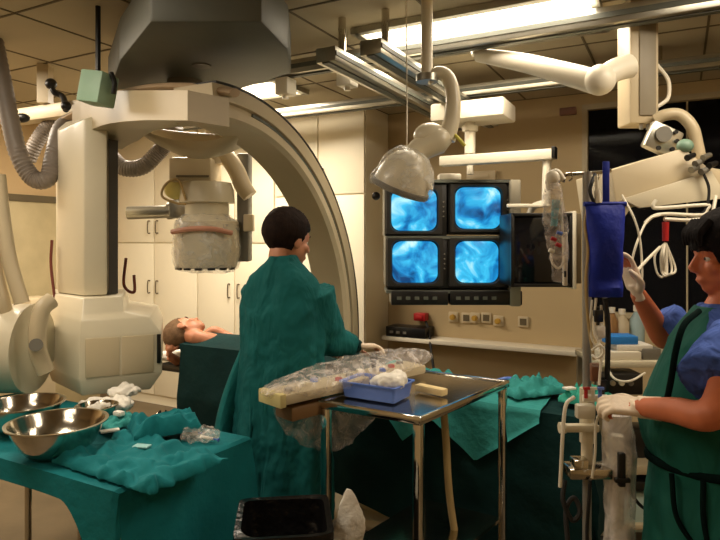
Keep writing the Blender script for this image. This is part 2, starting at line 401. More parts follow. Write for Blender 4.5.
# ------------------------------------------------------------ wall rail shelf, sockets and things on it
def wallpt(px, t=0):             # s of the place on the plane at offset t of the back wall seen at px
    k = (px-360)/F; o = O_+N_*t
    return (k*o.y-o.x)/(E_.x-k*E_.y)
zsh = .80
b = B(); rbox(b, .03, 1.62, -.20, -.002, zsh, zsh+.035, .005); o = obj('wall_shelf', b, whitem); tag(o, 'long narrow cream shelf on the back wall below the displays', 'shelf')
s_ = wallpt(409, -.12); r = thing('recorder_box', 'flat black electronic box lying on the wall shelf', 'electronic box', R(s_, -.11, zsh+.036), ANG)
b = B(); rbox(b, s_-.18, s_+.18, -.20, -.01, zsh+.037, zsh+.12, .005); obj('casing', b, blackm, r)
for k in range(3):
    b = B(); rbox(b, s_-.14+.06*k, s_-.11+.06*k, -.206, -.199, zsh+.065, zsh+.085); obj('button', b, greym, r)
s_ = wallpt(421, -.05); b = B(); rbox(b, s_-.055, s_+.055, -.09, -.005, .965, 1.03, .008); rbox(b, s_-.03, s_+.03, -.1, -.085, .98, 1.01, .004)
o = obj('red_plug_box', b, redm); tag(o, 'small red connector block on the wall above the black box', 'connector')
def socket(px, py, kind, label):
    s = wallpt(px, -.02); Y = R(s, -.02).y; z = EYE-(py-240)/F*Y
    r = thing('wall_socket', label, 'socket', R(s, -.01, z-.04), ANG, 'sockets above the wall shelf')
    b = B(); rbox(b, s-.042, s+.042, -.016, -.001, z-.042, z+.042, .006); obj('plate', b, cream2, r)
    b = B()
    if kind: cyl(b, R(s, -.015, z), R(s, -.05, z), .022); cyl(b, R(s, -.05, z), R(s, -.055, z), .014)
    else:
        for k in (-1, 1): cyl(b, R(s+k*.01, -.0155, z), R(s+k*.01, -.019, z), .006, .006, 8)
        rbox(b, s-.026, s+.026, -.018, -.0155, z-.026, z+.026)
    obj('outlet', b, seam if not kind else yellowm, r)
for i, (px, py, k, l) in enumerate(((453, 317, 1, 'gas outlet with amber nozzle, first from the red connector'), (466, 318, 0, 'square socket beside the first gas outlet on the wall'),
        (475, 318, 1, 'gas outlet with amber nozzle in the middle of the socket row'), (486, 318, 0, 'square socket in the middle of the row above the shelf'),
        (498, 321, 1, 'gas outlet with amber nozzle, last before the blank wall plate'), (523, 322, 0, 'lone square wall plate at the end of the socket row'))):
    socket(px, py, k, l)
b = B(); s_ = wallpt(424, -.1)
tube(b, [R(s_, -.06, .96), R(s_+.05, -.12, .9), R(s_+.12, -.24, .74), R(s_+.2, -.35, .5), R(s_+.2, -.3, .2), R(s_+.25, -.2, .01)], .011, 8)
o = obj('power_cable', b, rubber); tag(o, 'dark cable running down from the red connector past the shelf', 'cable')
# exit-like small wall box near the ceiling
s_ = wallpt(568, -.03); b = B(); rbox(b, s_-.06, s_+.06, -.05, -.002, 2.60, 2.655, .006); o = obj('wall_lamp_box', b, mat('dull_red_box', (120, 82, 66), .6)); tag(o, 'small dull red box high on the wall beside the dark window', 'wall box')
s_ = wallpt(481, -.03); b = B(); rbox(b, s_-.12, s_+.12, -.04, -.002, 2.13, 2.21, .006); rbox(b, s_-.07, s_+.07, -.05, -.04, 2.15, 2.19, .004); o = obj('wall_panel', b, cream2); tag(o, 'small beige panel on the back wall above the displays', 'wall panel')
# conduit in corner
b = B(); tube(b, [R(.25, -.03, 2.5), R(.25, -.03, 1.2)], .012, 8); o = obj('wall_conduit', b, cream2); tag(o, 'thin vertical conduit pipe on the wall behind the displays', 'pipe')

# ------------------------------------------------------------ ceiling-hung dark housing over the c-arm
zz = 2.47
poly = [QZ2 for QZ2 in [V(((px-360)/F*((zz-EYE)*F/(240-py)), (zz-EYE)*F/(240-py), zz)) for px, py in ((108, 92), (178, 82), (232, 92), (291, 74), (288, 50), (262, 22), (150, 22), (120, 60))]]
r = thing('ceiling_carriage', 'large dark grey faceted ceiling housing above the c-arm', 'ceiling carriage', (poly[0].x+.6, poly[0].y-.2, zz))
b = B(); prism(b, poly, (0, 0, .2), .012); obj('housing', b, dkgrey, r)
cx = sum(p.x for p in poly)/8; cy = sum(p.y for p in poly)/8
b = B(); cyl(b, (cx, cy, zz-.004), (cx, cy, zz+.01), .045); obj('bolt_cover', b, greym, r)
b = B(); box(b, (cx, cy, (zz+.2+ZC)/2), (.5, .4, ZC-zz-.2), ANG, .01); obj('mount', b, alu, r)
# small teal box
c = Q(98, 89, 2.85)
r = thing('hanging_box', 'pale green box hung under the ceiling beside the c-arm column', 'box', c-V((0, 0, .08)))
b = B(); box(b, c, (.125, .12, .15), 0, .008, Matrix.Rotation(math.radians(10), 4, 'Y') @ Matrix.Rotation(-.3, 4, 'Z')); obj('casing', b, mat('pale_green_enamel', (150, 182, 158), .5), r)
b = B(); tube(b, [c+V((.07, -.02, .07)), c+V((.09, -.03, .02)), c+V((.085, -.03, -.03))], .012, 8); cyl(b, c+V((0, 0, .07)), V((c.x, c.y, ZC)), .012); obj('bracket', b, blackm, r)
# ceiling beam housings at the left
r = thing('ceiling_bracket', 'beige ceiling crossbeam with black cable clips behind the c-arm', 'bracket', Q(45, 112, 3.9))
b = B(); p, q = Q(15, 118, 4.0), Q(112, 104, 3.6); d = q-p; box(b, (p+q)/2, (d.length, .1, .09), math.atan2(d.y, d.x), .01); box(b, (p+q)/2+V((-.1, 0, .3)), (.07, .07, .5)); obj('beam', b, cream2, r)
b = B()
tube(b, [Q(50, 80, 3.7), Q(54, 92, 3.7), Q(63, 97, 3.7), Q(66, 110, 3.6)], .018, 8); ball(b, Q(51, 84, 3.7), .035); ball(b, Q(66, 106, 3.6), .03)
obj('cable_clip', b, blackm, r)
b = B(); ball(b, Q(22, 118, 3.8), (.05, .03, .03)); obj('cable_clip', b, blackm, r)

# ------------------------------------------------------------ the c-arm
AC = V((-.58, 2.77, 1.05)); AR = 1.30; AA = 1.12
ah = V((math.cos(AA), math.sin(AA), 0)); an = V((math.sin(AA), -math.cos(AA), 0))   # an points to the viewer side
def arcpt(th, r_, n): return AC+(ah*math.sin(th)+V((0, 0, 1))*math.cos(th))*r_+an*n
def arcsweep(bm, prof, t0, t1, n=72):
    loft(bm, [[arcpt(t0+(t1-t0)*i/n, AR+a, c_) for a, c_ in prof] for i in range(n+1)])
gan = thing('x_ray_c_arm', 'large cream c-arm x-ray gantry with curved arc, thick column and box-shaped base', 'x-ray machine', Q(90, 400, 3.3))
T0a, T1a = math.radians(-7), math.radians(97)
b = B(); arcsweep(b, [(.0, 0), (.0, -.22), (-.16, -.22), (-.16, -.02), (-.14, 0), (-.10, 0), (-.095, -.02), (-.075, -.02), (-.07, 0)], T0a, T1a); arc = obj('arc', b, cream2, gan)
b = B(); arcsweep(b, [(.012, .002), (.012, -.2), (.001, -.2), (.001, .002)], T0a+.02, T1a-.01); obj('outer_track', b, blackm, arc)
b = B(); arcsweep(b, [(-.078, -.008), (-.078, -.017), (-.093, -.017), (-.093, -.008)], T0a+.25, T1a-.02); obj('groove_belt', b, dkgrey, arc)
# column in plan
def colring(pp, z): return [V((p.x, p.y, z if not callable(z) else z(p))) for p in pp]
def Qh(px, Y): return V(((px-360)/F*Y, Y, 0))
cp = [Qh(58, 3.30), Qh(84, 3.10), Qh(107, 3.16), Qh(108.5, 3.3), Qh(108, 3.6), Qh(56, 3.6)]
def zpix(py, Y): return EYE-(py-240)/F*Y
tops = [zpix(131, 3.3), zpix(119, 3.1), zpix(112, 3.16), zpix(112, 3.3), zpix(108, 3.6), zpix(124, 3.6)]
zb = zpix(296, 3.1)
b = B(); loft(b, [[V((p.x, p.y, zb)) for p in cp], [V((p.x, p.y, t)) for p, t in zip(cp, tops)]]); bmesh.ops.bevel(b, geom=b.edges[:], offset=.008, segments=2, profile=.5, affect='EDGES')
obj('column', b, cream, gan, smooth=True)
b = B(); c2 = [Qh(108.6, 3.2), Qh(118, 3.26), Qh(118, 3.6), Qh(109, 3.6)]
loft(b, [[V((p.x, p.y, zb)) for p in c2], [V((p.x, p.y, zpix(142, 3.3))) for p in c2]]); obj('column_channel', b, mat('dark_channel', (70, 66, 60), .5), gan)
# lower housing
def ring_at(lst): return [Q(px, py, Y) for px, py, Y in lst]
zt = zb-.004
lo = [[(55, 3.28), (83, 3.02), (122, 3.12), (126, 3.6), (55, 3.6)], [(51, 3.28), (82, 2.98), (124, 3.10), (130, 3.66), (50, 3.66)],
      [(50, 3.28), (81, 2.96), (150, 3.12), (158, 3.7), (49, 3.7)], [(48, 3.28), (80, 2.95), (161, 3.12), (163, 3.75), (47, 3.7)],
      [(47, 3.28), (79, 2.95), (162, 3.12), (163, 3.75), (46, 3.7)], [(52, 3.28), (82, 2.97), (150, 3.10), (160, 3.7), (50, 3.7)]]
zl = [zt, zpix(314, 3.0), zpix(320, 3.0), zpix(336, 3.0), zpix(378, 3.0), zpix(396, 2.97)]
b = B(); loft(b, [[V((*Qh(px, Y).xy, z)) for px, Y in ringp] for ringp, z in zip(lo, zl)]); bmesh.ops.bevel(b, geom=b.edges[:], offset=.007, segments=2, profile=.5, affect='EDGES')
base = obj('lower_housing', b, cream, gan)
# inset cover panels on the right face
P0, P1 = V((*Qh(80, 2.95).xy, 0)), V((*Qh(161.5, 3.12).xy, 0)); fd = (P1-P0).normalized(); fn = V((fd.y, -fd.x, 0)); fa = math.atan2(fd.y, fd.x)
Lf = (P1-P0).length
b = B()
for u0, u1 in ((.06, .47), (.5, .9)):
    c = P0+fd*Lf*(u0+u1)/2+fn*.001; zc = (zl[3]+zl[4])/2
    box(b, V((c.x, c.y, zc)), ((u1-u0)*Lf, .008, (zl[3]-zl[4])*.92), fa, .003)
obj('cover_panel', b, cream2, base)
b = B(); c = P0+fd*Lf*.965+fn*.002; box(b, V((c.x, c.y, zpix(349, 3.1))), (.02, .012, .15), fa, .003); obj('black_strip', b, blackm, base)
# head arm from the column to the arc and the sleeve box
def ringbox(c, side, w_, h_): return [c+side*w_/2+V((0, 0, h_/2)), c+side*w_/2-V((0, 0, h_/2)), c-side*w_/2-V((0, 0, h_/2)), c-side*w_/2+V((0, 0, h_/2))]
cpts = catmull([Q(98, 128, 3.36), Q(112, 119, 3.28), Q(130, 112, 3.12), Q(160, 109, 2.88), Q(209, 109, 2.56)], 5)
hs = interp([.20, .20, .165, .14, .125], len(cpts)); ws = interp([.3, .3, .26, .22, .2], len(cpts))
b = B(); rings = []
for i, p in enumerate(cpts):
    d = (cpts[min(i+1, len(cpts)-1)]-cpts[max(0, i-1)]); sd = V((-d.y, d.x, 0)).normalized(); rings.append(ringbox(p, sd, ws[i], hs[i]))
loft(b, rings); bmesh.ops.bevel(b, geom=[e for e in b.edges if e.calc_face_angle(0) > .8], offset=.01, segments=2, profile=.5, affect='EDGES')
obj('head_arm', b, cream2, gan)
# curved cover trough under the head arm (the arc carrier)
b = B(); rings = []
for i in range(13):
    f = i/12; px = 146+(244-146)*f; py = 133+12*math.sin(f*PI*.9)+2*f; Y = 3.5-.35*f; rr_ = .07*math.sin(PI*(f*.8+.12))
    c = Q(px, py, Y); rings.append([c+V((0, math.cos(a)*.16, math.sin(a)*rr_)) for a in [2*PI*k/14 for k in range(14)]])
loft(b, rings); obj('carrier_cover', b, cream2, gan)
# rail curved band on top of head arm
b = B(); tube(b, [Q(64, 122, 3.5), Q(90, 108, 3.45), Q(112, 98, 3.2), Q(145, 89, 2.95), Q(190, 87, 2.75), Q(235, 93, 2.68)], .045, 10, 6, squash=.45); obj('cable_guide', b, mat('tan_strip', (176, 150, 118), .5), gan)
# fixing that ties head arm to the ceiling housing
p = Q(185, 100, 3.1); b = B(); cyl(b, p, V((p.x, p.y, zz+.01)), .09, .09, 24); obj('ceiling_pivot', b, greym, gan)
# thin cable on the column
b = B(); tube(b, [Q(52, 240, 3.3), Q(51, 265, 3.3), Q(55, 300, 3.28)], .008, 8); obj('side_cable', b, mat('red_brown_cable', (120, 60, 48), .5), gan)
b = B(); tube(b, [Q(126, 258, 3.5), Q(124, 285, 3.5), Q(134, 292, 3.5), Q(134, 275, 3.5)], .009, 8); obj('side_cable', b, MATS['red_brown_cable'], gan)

# ------------------------------------------------------------ image intensifier hanging over the patient
IY = 3.85
it = thing('image_intensifier', 'cream image detector drum under clear plastic hanging above the patient', 'x-ray detector', Q(207, 272, IY))
def iz(py): return zpix(py, IY)
ix = Q(207, 0, IY).x
b = B(); prof = [(.02, iz(182)), (.155, iz(183)), (.17, iz(190)), (.175, iz(203)), (.14, iz(204)), (.14, iz(216)), (.20, iz(222)), (.205, iz(256)), (.185, iz(268)), (.02, iz(269))]
lathe(b, prof, (ix, IY, 0), 36); obj('drum', b, cream, it)
b = B(); p, q = Q(171, 158, IY-.1), Q(213, 182, IY-.1); box(b, V(((p.x+q.x)/2, IY, (p.z+q.z)/2)), (q.x-p.x, .3, p.z-q.z), 0, .015); obj('upper_box', b, cream2, it)
b = B(); box(b, V(((p.x+q.x)/2+.02, IY-.155, q.z+.03)), (.2, .02, .012)); obj('seam_line', b, seam, it)
b = B(); tube(b, [Q(215, 152, IY), Q(226, 156, IY), Q(236, 170, IY), Q(243, 186, IY), Q(250, 196, IY)], [.05, .055, .055, .055, .05], 14); obj('curved_duct', b, cream2, it)
b = B(); p, q = Q(235, 152, IY), Q(247, 262, IY); box(b, V(((p.x+q.x)/2, IY+.12, (p.z+q.z)/2)), (q.x-p.x, .14, p.z-q.z), 0, .01); tube(b, [Q(240, 255, IY+.1), Q(222, 240, IY+.1)], .04, 8); obj('guide_rail', b, greym, it)
b = B(); box(b, Q(249, 223, IY), (.06, .08, .11), 0, .008); obj('junction_box', b, cream2, it)
p = Q(216, 156, IY)
b = B(); cyl(b, V((p.x, IY+.02, p.z-.05)), V((p.x, IY+.02, ZC-.005)), .07, .07, 24); obj('suspension_post', b, cream2, it)
b = B(); cyl(b, Q(128, 213, IY+.02), Q(186, 211, IY+.02), .042, .042, 20); cyl(b, Q(168, 211, IY+.02), Q(174, 211, IY+.02), .055); box(b, Q(180, 209, IY), (.11, .12, .12), 0, .01); obj('x_ray_tube', b, alu, it)
b = B(); tube(b, [Q(186, 200, IY-.15), Q(178, 180, IY-.15), Q(166, 184, IY-.15), Q(162, 196, IY-.15), Q(176, 203, IY-.15), Q(186, 204, IY-.15)], .008, 8); obj('cable_loop', b, cordm, it)
b = B(); ball(b, Q(176, 190, IY-.06), (.075, .03, .06)); obj('yellow_bag', b, mat('yellow_plastic', (206, 196, 120), .4), it)
b = B(); prof = [(.12, iz(212)), (.2, iz(218)), (.215, iz(232)), (.22, iz(254)), (.20, iz(270)), (.14, iz(272)), (.02, iz(273))]
lathe(b, prof, (ix, IY, 0), 40); obj('plastic_cover', b, clearS, it, disp=((.025, .08),), sub=1)
b = B()
for k in range(7):
    a = math.radians(200+k*23); box(b, V((ix+.19*math.cos(a), IY+.19*math.sin(a), iz(268))), (.045, .012, .014), a+PI/2)
obj('clip_band', b, blackm, it)
b = B(); tube(b, [Q(172, 232, IY-.17), Q(190, 229, IY-.22), Q(212, 229, IY-.22), Q(232, 233, IY-.15)], .016, 8); obj('orange_band', b, mat('salmon_tape', (196, 138, 112), .5), it)

# ------------------------------------------------------------ hoses at the left
def hose(pts, r_, label, m=hosem, name='corrugated_hose', ribs=.1, cat='hose', grp=None):
    b = B(); tube(b, pts, r_, 12, 14, ribs=ribs); o = obj(name, b, m); tag(o, label, cat, grp); return o
hose([Q(-6, 40, 3.3), Q(2, 80, 3.3), Q(10, 120, 3.3), Q(19, 155, 3.3), Q(33, 178, 3.3), Q(48, 178, 3.3), Q(54, 155, 3.35), Q(62, 128, 3.45), Q(80, 117, 3.7)], .045, 'thick grey corrugated hose hanging in a deep loop beside the column')
hose([Q(28, 160, 3.9), Q(38, 140, 3.9), Q(50, 125, 3.9), Q(66, 117, 3.9), Q(84, 112, 3.95)], .045, 'grey corrugated hose end curving up behind the deep loop', ribs=.1)
hose([Q(112, 158, 3.75), Q(124, 168, 3.75), Q(142, 167, 3.75), Q(156, 155, 3.75), Q(165, 145, 3.75), Q(176, 125, 3.7)], .048, 'short grey corrugated hose curving out on the far side of the column')
hose([Q(-2, 175, 2.9), Q(3, 220, 2.9), Q(10, 262, 2.9), Q(22, 303, 2.9)], .034, 'smooth beige hose running down to the rounded generator housing', cream2, 'supply_hose', 0)
hose([Q(-12, 230, 2.9), Q(-5, 270, 2.9), Q(2, 300, 2.9), Q(6, 315, 2.92)], .034, 'smooth beige hose at the very edge, entering the generator housing', cream2, 'supply_hose', 0)
# generator housing
g = thing('generator_housing', 'rounded beige machine housing with yoke at the left beside the column', 'machine', QZ(22, 402, .0) if False else Q(15, 402, 2.95))
b = B(); c = Q(14, 348, 3.0)
cyl(b, c+V((-.35, 0, 0)), c+V((.10, -.0, 0)), .22, .22, 36); bmesh.ops.bevel(b, geom=[e for e in b.edges if e.calc_face_angle(0) > .8], offset=.03, segments=3, profile=.5, affect='EDGES'); obj('drum', b, cream, g)
b = B(); tube(b, [c+V((-.05, .1, -.02)), V((-2.6, 4.75, 1.0))], [.11, .09], 18, 2); box(b, V((-2.6, 4.8, .6)), (.22, .22, 1.19), ANG, .02); obj('stand', b, cream2, g)
b = B(); tube(b, [Q(52, 300, 2.9), Q(43, 308, 2.86), Q(38, 325, 2.84), Q(38, 350, 2.84), Q(46, 372, 2.86)], .032, 12, squash=1.3); obj('yoke', b, cream2, g)
b = B(); cyl(b, Q(36, 345, 2.82), Q(36, 345, 2.78), .03); obj('bolt_cover', b, greym, g)


# ------------------------------------------------------------ cloth over a table
def nz(x, y, z=0): return noise.noise(V((x, y, z)))
def drape_bm(org, ux, uy, a, c, hang, top, amp=.02, freq=9, seed=0, step=.03, tz=.0, zmin=.02):
    """a=(u0,u1), c=(v0,v1): extent lying on the table; hang=(u-,u+,v-,v+): lengths hanging; top(u,v): height."""
    bm = B(); org = V(org)
    def rng(lo, hi):
        n = max(2, int((hi-lo)/step)); return [lo+(hi-lo)*i/n for i in range(n+1)]
    us = rng(a[0]-hang[0], a[1]+hang[1]); vv = rng(c[0]-hang[2], c[1]+hang[3]); grid = []
    for u in us:
        row = []
        for v in vv:
            cu = min(max(u, a[0]), a[1]); cv = min(max(v, c[0]), c[1])
            eu = u-cu; ev = v-cv; e = max(abs(eu), abs(ev)); z = top(cu, cv)
            e2 = e*(1+.06*nz(u*3+seed, v*3, 2))
            z = z-max(0, e2-.01)
            al = v if abs(eu) > abs(ev) else u
            f = min(1, e/.35)
            out = .012+f*(amp*(1+math.sin(al*freq+2.2*nz(al*2, seed, 1)+e*1.5))+.03*f)*(1 if e > .001 else 0) if e > .001 else 0
            # corner point: spread outwards where two sides meet
            ou = (1 if eu > 0 else -1)*out if abs(eu) > 1e-6 and (abs(eu) >= abs(ev)*.6) else 0
            ov = (1 if ev > 0 else -1)*out if abs(ev) > 1e-6 and (abs(ev) >= abs(eu)*.6) else 0
            wv = .006*nz(u*9+seed, v*9, 0) if e < .001 else .01*nz(u*7, v*7, z*5+seed)*f
            row.append(bm.verts.new(org+ux*(cu+ou+(wv if e > .001 else 0))+uy*(cv+ov+(wv if e > .001 else 0))+V((0, 0, max(z+(wv if e < .001 else 0), zmin)))))
        grid.append(row)
    for i in range(len(us)-1):
        for j in range(len(vv)-1): bm.faces.new((grid[i][j], grid[i+1][j], grid[i+1][j+1], grid[i][j+1]))
    return bm
def flat_cloth(cen, rz, lx, ly, th, m, label, cat='cloth', name='folded_cloth', wob=.012, seed=0, zf=None):
    bm = B(); n = 34; k = max(10, int(n*ly/lx)); top = []; 
    Mx = Matrix.Translation(V(cen)) @ Matrix.Rotation(rz, 4, 'Z'); grid = {}
    for i in range(n+1):
        for j in range(k+1):
            x = (i/n-.5)*lx; y = (j/k-.5)*ly; ed = min(i, n-i, 2)/2*min(j, k-j, 2)/2
            x += .03*lx*nz(j*.35, seed, 3); y += .05*ly*nz(i*.3, seed, 7)
            z = (zf(x, y) if zf else 0)+th*(.35+.65*ed)+wob*(nz(i*.14+seed, j*.16)+.6*abs(nz(i*.2-j*.11, j*.2+seed*2, 4))-.15)*(.3+ed)
            grid[i, j, 1] = bm.verts.new(Mx @ V((x, y, max(z, .002)))); grid[i, j, 0] = bm.verts.new(Mx @ V((x, y, (zf(x, y) if zf else 0))))
    for i in range(n):
        for j in range(k):
            for q in (0, 1):
                f = [grid[i, j, q], grid[i+1, j, q], grid[i+1, j+1, q], grid[i, j+1, q]]; bm.faces.new(f if q else f[::-1])
    for i in range(n):
        for j in (0, k): bm.faces.new((grid[i, j, 0], grid[i+1, j, 0], grid[i+1, j, 1], grid[i, j, 1]))
    for j in range(k):
        for i in (0, n): bm.faces.new((grid[i, j, 0], grid[i, j+1, 0], grid[i, j+1, 1], grid[i, j, 1]))
    o = obj(name, bm, m); o.data.set_sharp_from_angle(angle=1.4); tag(o, label, cat); return o

def heap(name, c, s, m, label, cat, rz=0, seed=0, d=((.03, .035), (.012, .015))):
    b = B(); c = V(c)
    for k in range(5):
        a = k*2.4+seed; ball(b, c+V((s[0]*.45*math.cos(a), s[1]*.45*math.sin(a), s[2]*(.5+.12*(k % 3)))), (s[0]*.62, s[1]*.62, s[2]*.5), Matrix.Rotation(rz+k, 4, 'Z'), 20)
    o = obj(name, b, m, remesh=.006, disp=d); tag(o, label, cat); return o
# ------------------------------------------------------------ instrument table at the left
TU = V((.524, .852, 0)); TV = V((-.875, .48, 0)).normalized(); TA = V((-.78, 1.92, 0)); TZ = .85
ta = math.atan2(TU.y, TU.x)
r = thing('instrument_table', 'steel instrument table hidden under the teal cloth', 'table', TA+TU*.31-TV*-.7)
b = B(); c = TA+TU*.305+TV*.72; box(b, V((c.x, c.y, TZ-.03)), (.56, 1.36, .03), ta, .004); obj('table_top', b, steel, r)
for i in (.3, .55):
    for j in (.1, .95):
        b = B(); p = TA+TU*i+TV*j; cyl(b, V((p.x, p.y, 0)), V((p.x, p.y, TZ-.045)), .014); obj('leg', b, steel, r)
b = drape_bm(TA, TU, TV, (0, .61), (0, 1.5), (.085, .5, .62, .1), lambda u, v: TZ, .010, 13, 3, .02)
# the near right corner of the cloth hangs low, the front side short
for v in b.verts:
    q = v.co-TA; u_ = q.dot(TU); v_ = q.dot(TV)
    if u_ < 0 and v_ < .26 and v.co.z < TZ: v.co.z -= (TZ-v.co.z)*min(6.5, (.26-v_)**2*90+(.26-v_)*2); v.co.z = max(v.co.z, .03)
o = obj('table_cloth', b, teal); tag(o, 'teal surgical cloth draped over the instrument table with steel basins', 'tablecloth')
def T(px, py): return QZ(px, py, TZ+.008)
def basin(p, R_, h, label, z0=TZ+.01):
    b = B(); pr = [(R_*.52, 0), (R_*.6, .002), (R_*.75, h*.3), (R_*.9, h*.7), (R_*.98, h*.97), (R_*1.04, h), (R_*1.05, h-.004), (R_*1.0, h-.008), (R_*.9, h*.6), (R_*.72, h*.25), (R_*.5, .012)]
    # outer wall, rolled rim, inner wall
    pr = [(R_*.50, 0), (R_*.62, .004), (R_*.78, h*.3), (R_*.92, h*.7), (R_*.99, h*.96), (R_*1.06, h*.965), (R_*1.06, h), (R_*.985, h*1.0), (R_*.965, h*.95), (R_*.9, h*.7), (R_*.76, h*.31), (R_*.6, .02), (.01, .014)]
    lathe(b, pr, (p[0], p[1], z0), 48); o = obj('steel_basin', b, steel); tag(o, label, 'basin', 'stainless steel basins'); return o
basin((-1.13, 2.24), .168, .115, 'large round steel basin at the front of the teal table, nearest the camera')
basin((-1.40, 2.50), .15, .115, 'round steel basin partly behind the front basin on the teal table')
basin((-1.15, 2.62), .085, .07, 'smallest steel bowl, behind the two basins and beside the gauze')
# steel cup
p = T(163, 427); r = thing('steel_cup', 'small steel cup with dark contents on the teal table', 'cup', V((p.x, p.y, TZ+.01)))
b = B(); lathe(b, [(.02, 0), (.026, .002), (.032, .05), (.035, .052), (.03, .05), (.024, .008), (.005, .006)], (p.x, p.y, TZ+.01), 28); obj('cup', b, steel, r)
b = B()
for k in range(5):
    a = k*1.26; cyl(b, (p.x+.010*math.cos(a), p.y+.01*math.sin(a), TZ+.02), (p.x+.02*math.cos(a), p.y+.02*math.sin(a), TZ+.075), .004, .004, 6)
obj('contents', b, blackm, r, label='dark instrument tips standing in the cup')
p = T(108, 412); heap('gauze_pile', (p.x, p.y, TZ+.01), (.13, .085, .055), gauze, 'crumpled pile of white gauze behind the steel basins', 'gauze', 0, 1)
p = T(120, 404); heap('gauze_pad', (p.x+.02, p.y, TZ+.045), (.075, .055, .045), gauze, 'smaller folded white gauze on top of the gauze pile', 'gauze', 0, 3)
p = T(140, 462); flat_cloth((p.x, p.y, TZ+.01), ta, .34, .52, .03, teal, 'folded teal surgical towel lying flat near the table corner', 'towel', 'folded_towel', .022, 11)
p = T(160, 436); flat_cloth((p.x+.02, p.y, TZ+.035), .5, .26, .17, .05, teal, 'crumpled teal cloth lying over the far part of the folded towel', 'cloth', 'crumpled_cloth', .03, 4)
p = T(115, 432); flat_cloth((p.x, p.y+.03, TZ+.038), ta-.1, .17, .15, .014, tealL, 'small light teal cloth square beside the front basin', 'cloth', 'cloth_square', .02, 9)
p = T(100, 448); b = B()
def packet(px, py, rz, lx, ly, h, m, label, name='paper_packet', cat='packet', z0=TZ+.045, grp=None):
    p = T(px, py); b = B(); box(b, V((p.x, p.y, z0+h/2)), (lx, ly, h), rz, h*.3); o = obj(name, b, m); tag(o, label, cat, grp); return o
packet(110, 441, .5, .07, .03, .008, gauze, 'narrow white paper strip on the folded towel near the front basin', 'paper_strip', 'paper')
packet(142, 457, -.2, .06, .035, .006, mat('pale_blue_label', (150, 200, 200), .5), 'pale blue label packet on the edge of the folded towel')
packet(119, 428, -.5, .045, .03, .02, gauze, 'small white swab block on the light teal cloth', 'swab', 'swab', TZ+.06)
p = T(198, 440); b = B(); ball(b, V((p.x, p.y, TZ+.03)), (.075, .055, .022)); o = obj('clear_wrapper', b, clear, disp=((.05, .03),), sub=1); tag(o, 'crumpled clear plastic wrapper on the far corner of the teal table', 'plastic wrapper')
for i, (px, py, l) in enumerate(((190, 437, 'small pale syringe lying inside the clear wrapper'), (207, 441, 'second pale syringe near the table edge by the wrapper'))):
    p = T(px, py); r = thing('syringe', l, 'syringe', V((p.x, p.y, TZ+.01))); d = V((.9, .3-.7*i, 0)).normalized(); q = V((p.x, p.y, TZ+.02))
    b = B(); cyl(b, q-d*.03, q+d*.03, .007, .007, 12); obj('barrel', b, gauze, r)
    b = B(); cyl(b, q+d*.03, q+d*.055, .003, .003, 8); cyl(b, q+d*.053, q+d*.056, .007, .007, 10); obj('plunger', b, bluetray, r)

# ------------------------------------------------------------ patient table
PU = V((-.883, .469, 0)); PV = V((.469, .883, 0)); PO = V((1.2, 2.9, 0))+PV*.13; pa = math.atan2(PU.y, PU.x)
r = thing('patient_table', 'long operating table hidden under dark green drapes', 'operating table', V((*(PO+PU*1.3).xy, 0)))
b = B(); c = PO+PU*1.53; box(b, V((c.x, c.y, .755)), (2.82, .37, .05), pa, .015); obj('table_top', b, blackm, r)
b = B(); c = PO+PU*1.2; box(b, V((c.x, c.y, .37)), (.5, .3, .72), pa, .03); obj('pedestal', b, cream, r)
b = B(); box(b, V((c.x, c.y, .04)), (.9, .5, .08), pa, .03); obj('foot_plate', b, cream, r)
def ptop(u, v):
    s = 1/(1+math.exp(-(u-1.15)*5))
    return .785+.01+.13*s*math.exp(-(v/.27)**2)+.07*s
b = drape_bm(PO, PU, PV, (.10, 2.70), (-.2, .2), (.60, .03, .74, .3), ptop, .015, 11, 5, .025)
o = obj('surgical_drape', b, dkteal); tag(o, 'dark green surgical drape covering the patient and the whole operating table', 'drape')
b = drape_bm(PO+V((0, 0, .014)), PU, PV, (.30, 1.22), (-.215, .16), (.0, .0, .31, .0), ptop, .024, 15, 9, .02)
for v in b.verts:
    q = v.co-PO; u_ = q.dot(PU); ze = ptop(u_, -.215)
    if q.dot(PV) < -.216 and v.co.z < ze:
        w_ = max(.06, 1-abs(u_-.62)*2.7, 1-abs(u_-1.02)*3.6); v.co.z = ze-(ze-v.co.z)*w_; v.co -= PV*.014
o = obj('teal_sheet', b, tealL); tag(o, 'light teal sheet hanging to a point over the dark drape behind the steel cart', 'sheet')
def ond(u, v, dz=0): q = PO+PU*u+PV*v; return V((q.x, q.y, ptop(u, v)+dz))
flat_cloth(ond(.42, .06, .03), .4, .34, .24, .045, tealL, 'crumpled light teal cloth on the draped table behind the steel cart', 'cloth', 'crumpled_cloth', .045, 21)
flat_cloth(ond(.12, .03, .03), .9, .26, .2, .04, mat('bright_teal_cloth', (38, 150, 130), .8, 0, .1, 6, .4), 'bright teal crumpled cloth at the near end of the draped table', 'cloth', 'crumpled_cloth', .05, 31)
flat_cloth(ond(.93, -.12, .03), .3, .3, .2, .03, tealL, 'pale teal cloth lying behind the plastic-covered console', 'cloth', 'crumpled_cloth', .03, 41)
b = B(); box(b, ond(.2, .0, .085), (.06, .04, .012), .3, .003); o = obj('white_card', b, gauze); tag(o, 'small white paper card on the bright teal cloth', 'paper')
b = B(); tube(b, [ond(.62, -.0, .05), ond(.55, .06, .075), ond(.48, .02, .09)], .013, 10); o = obj('blue_clip', b, bluetray); tag(o, 'small blue plastic clip on the light teal cloth', 'clip')

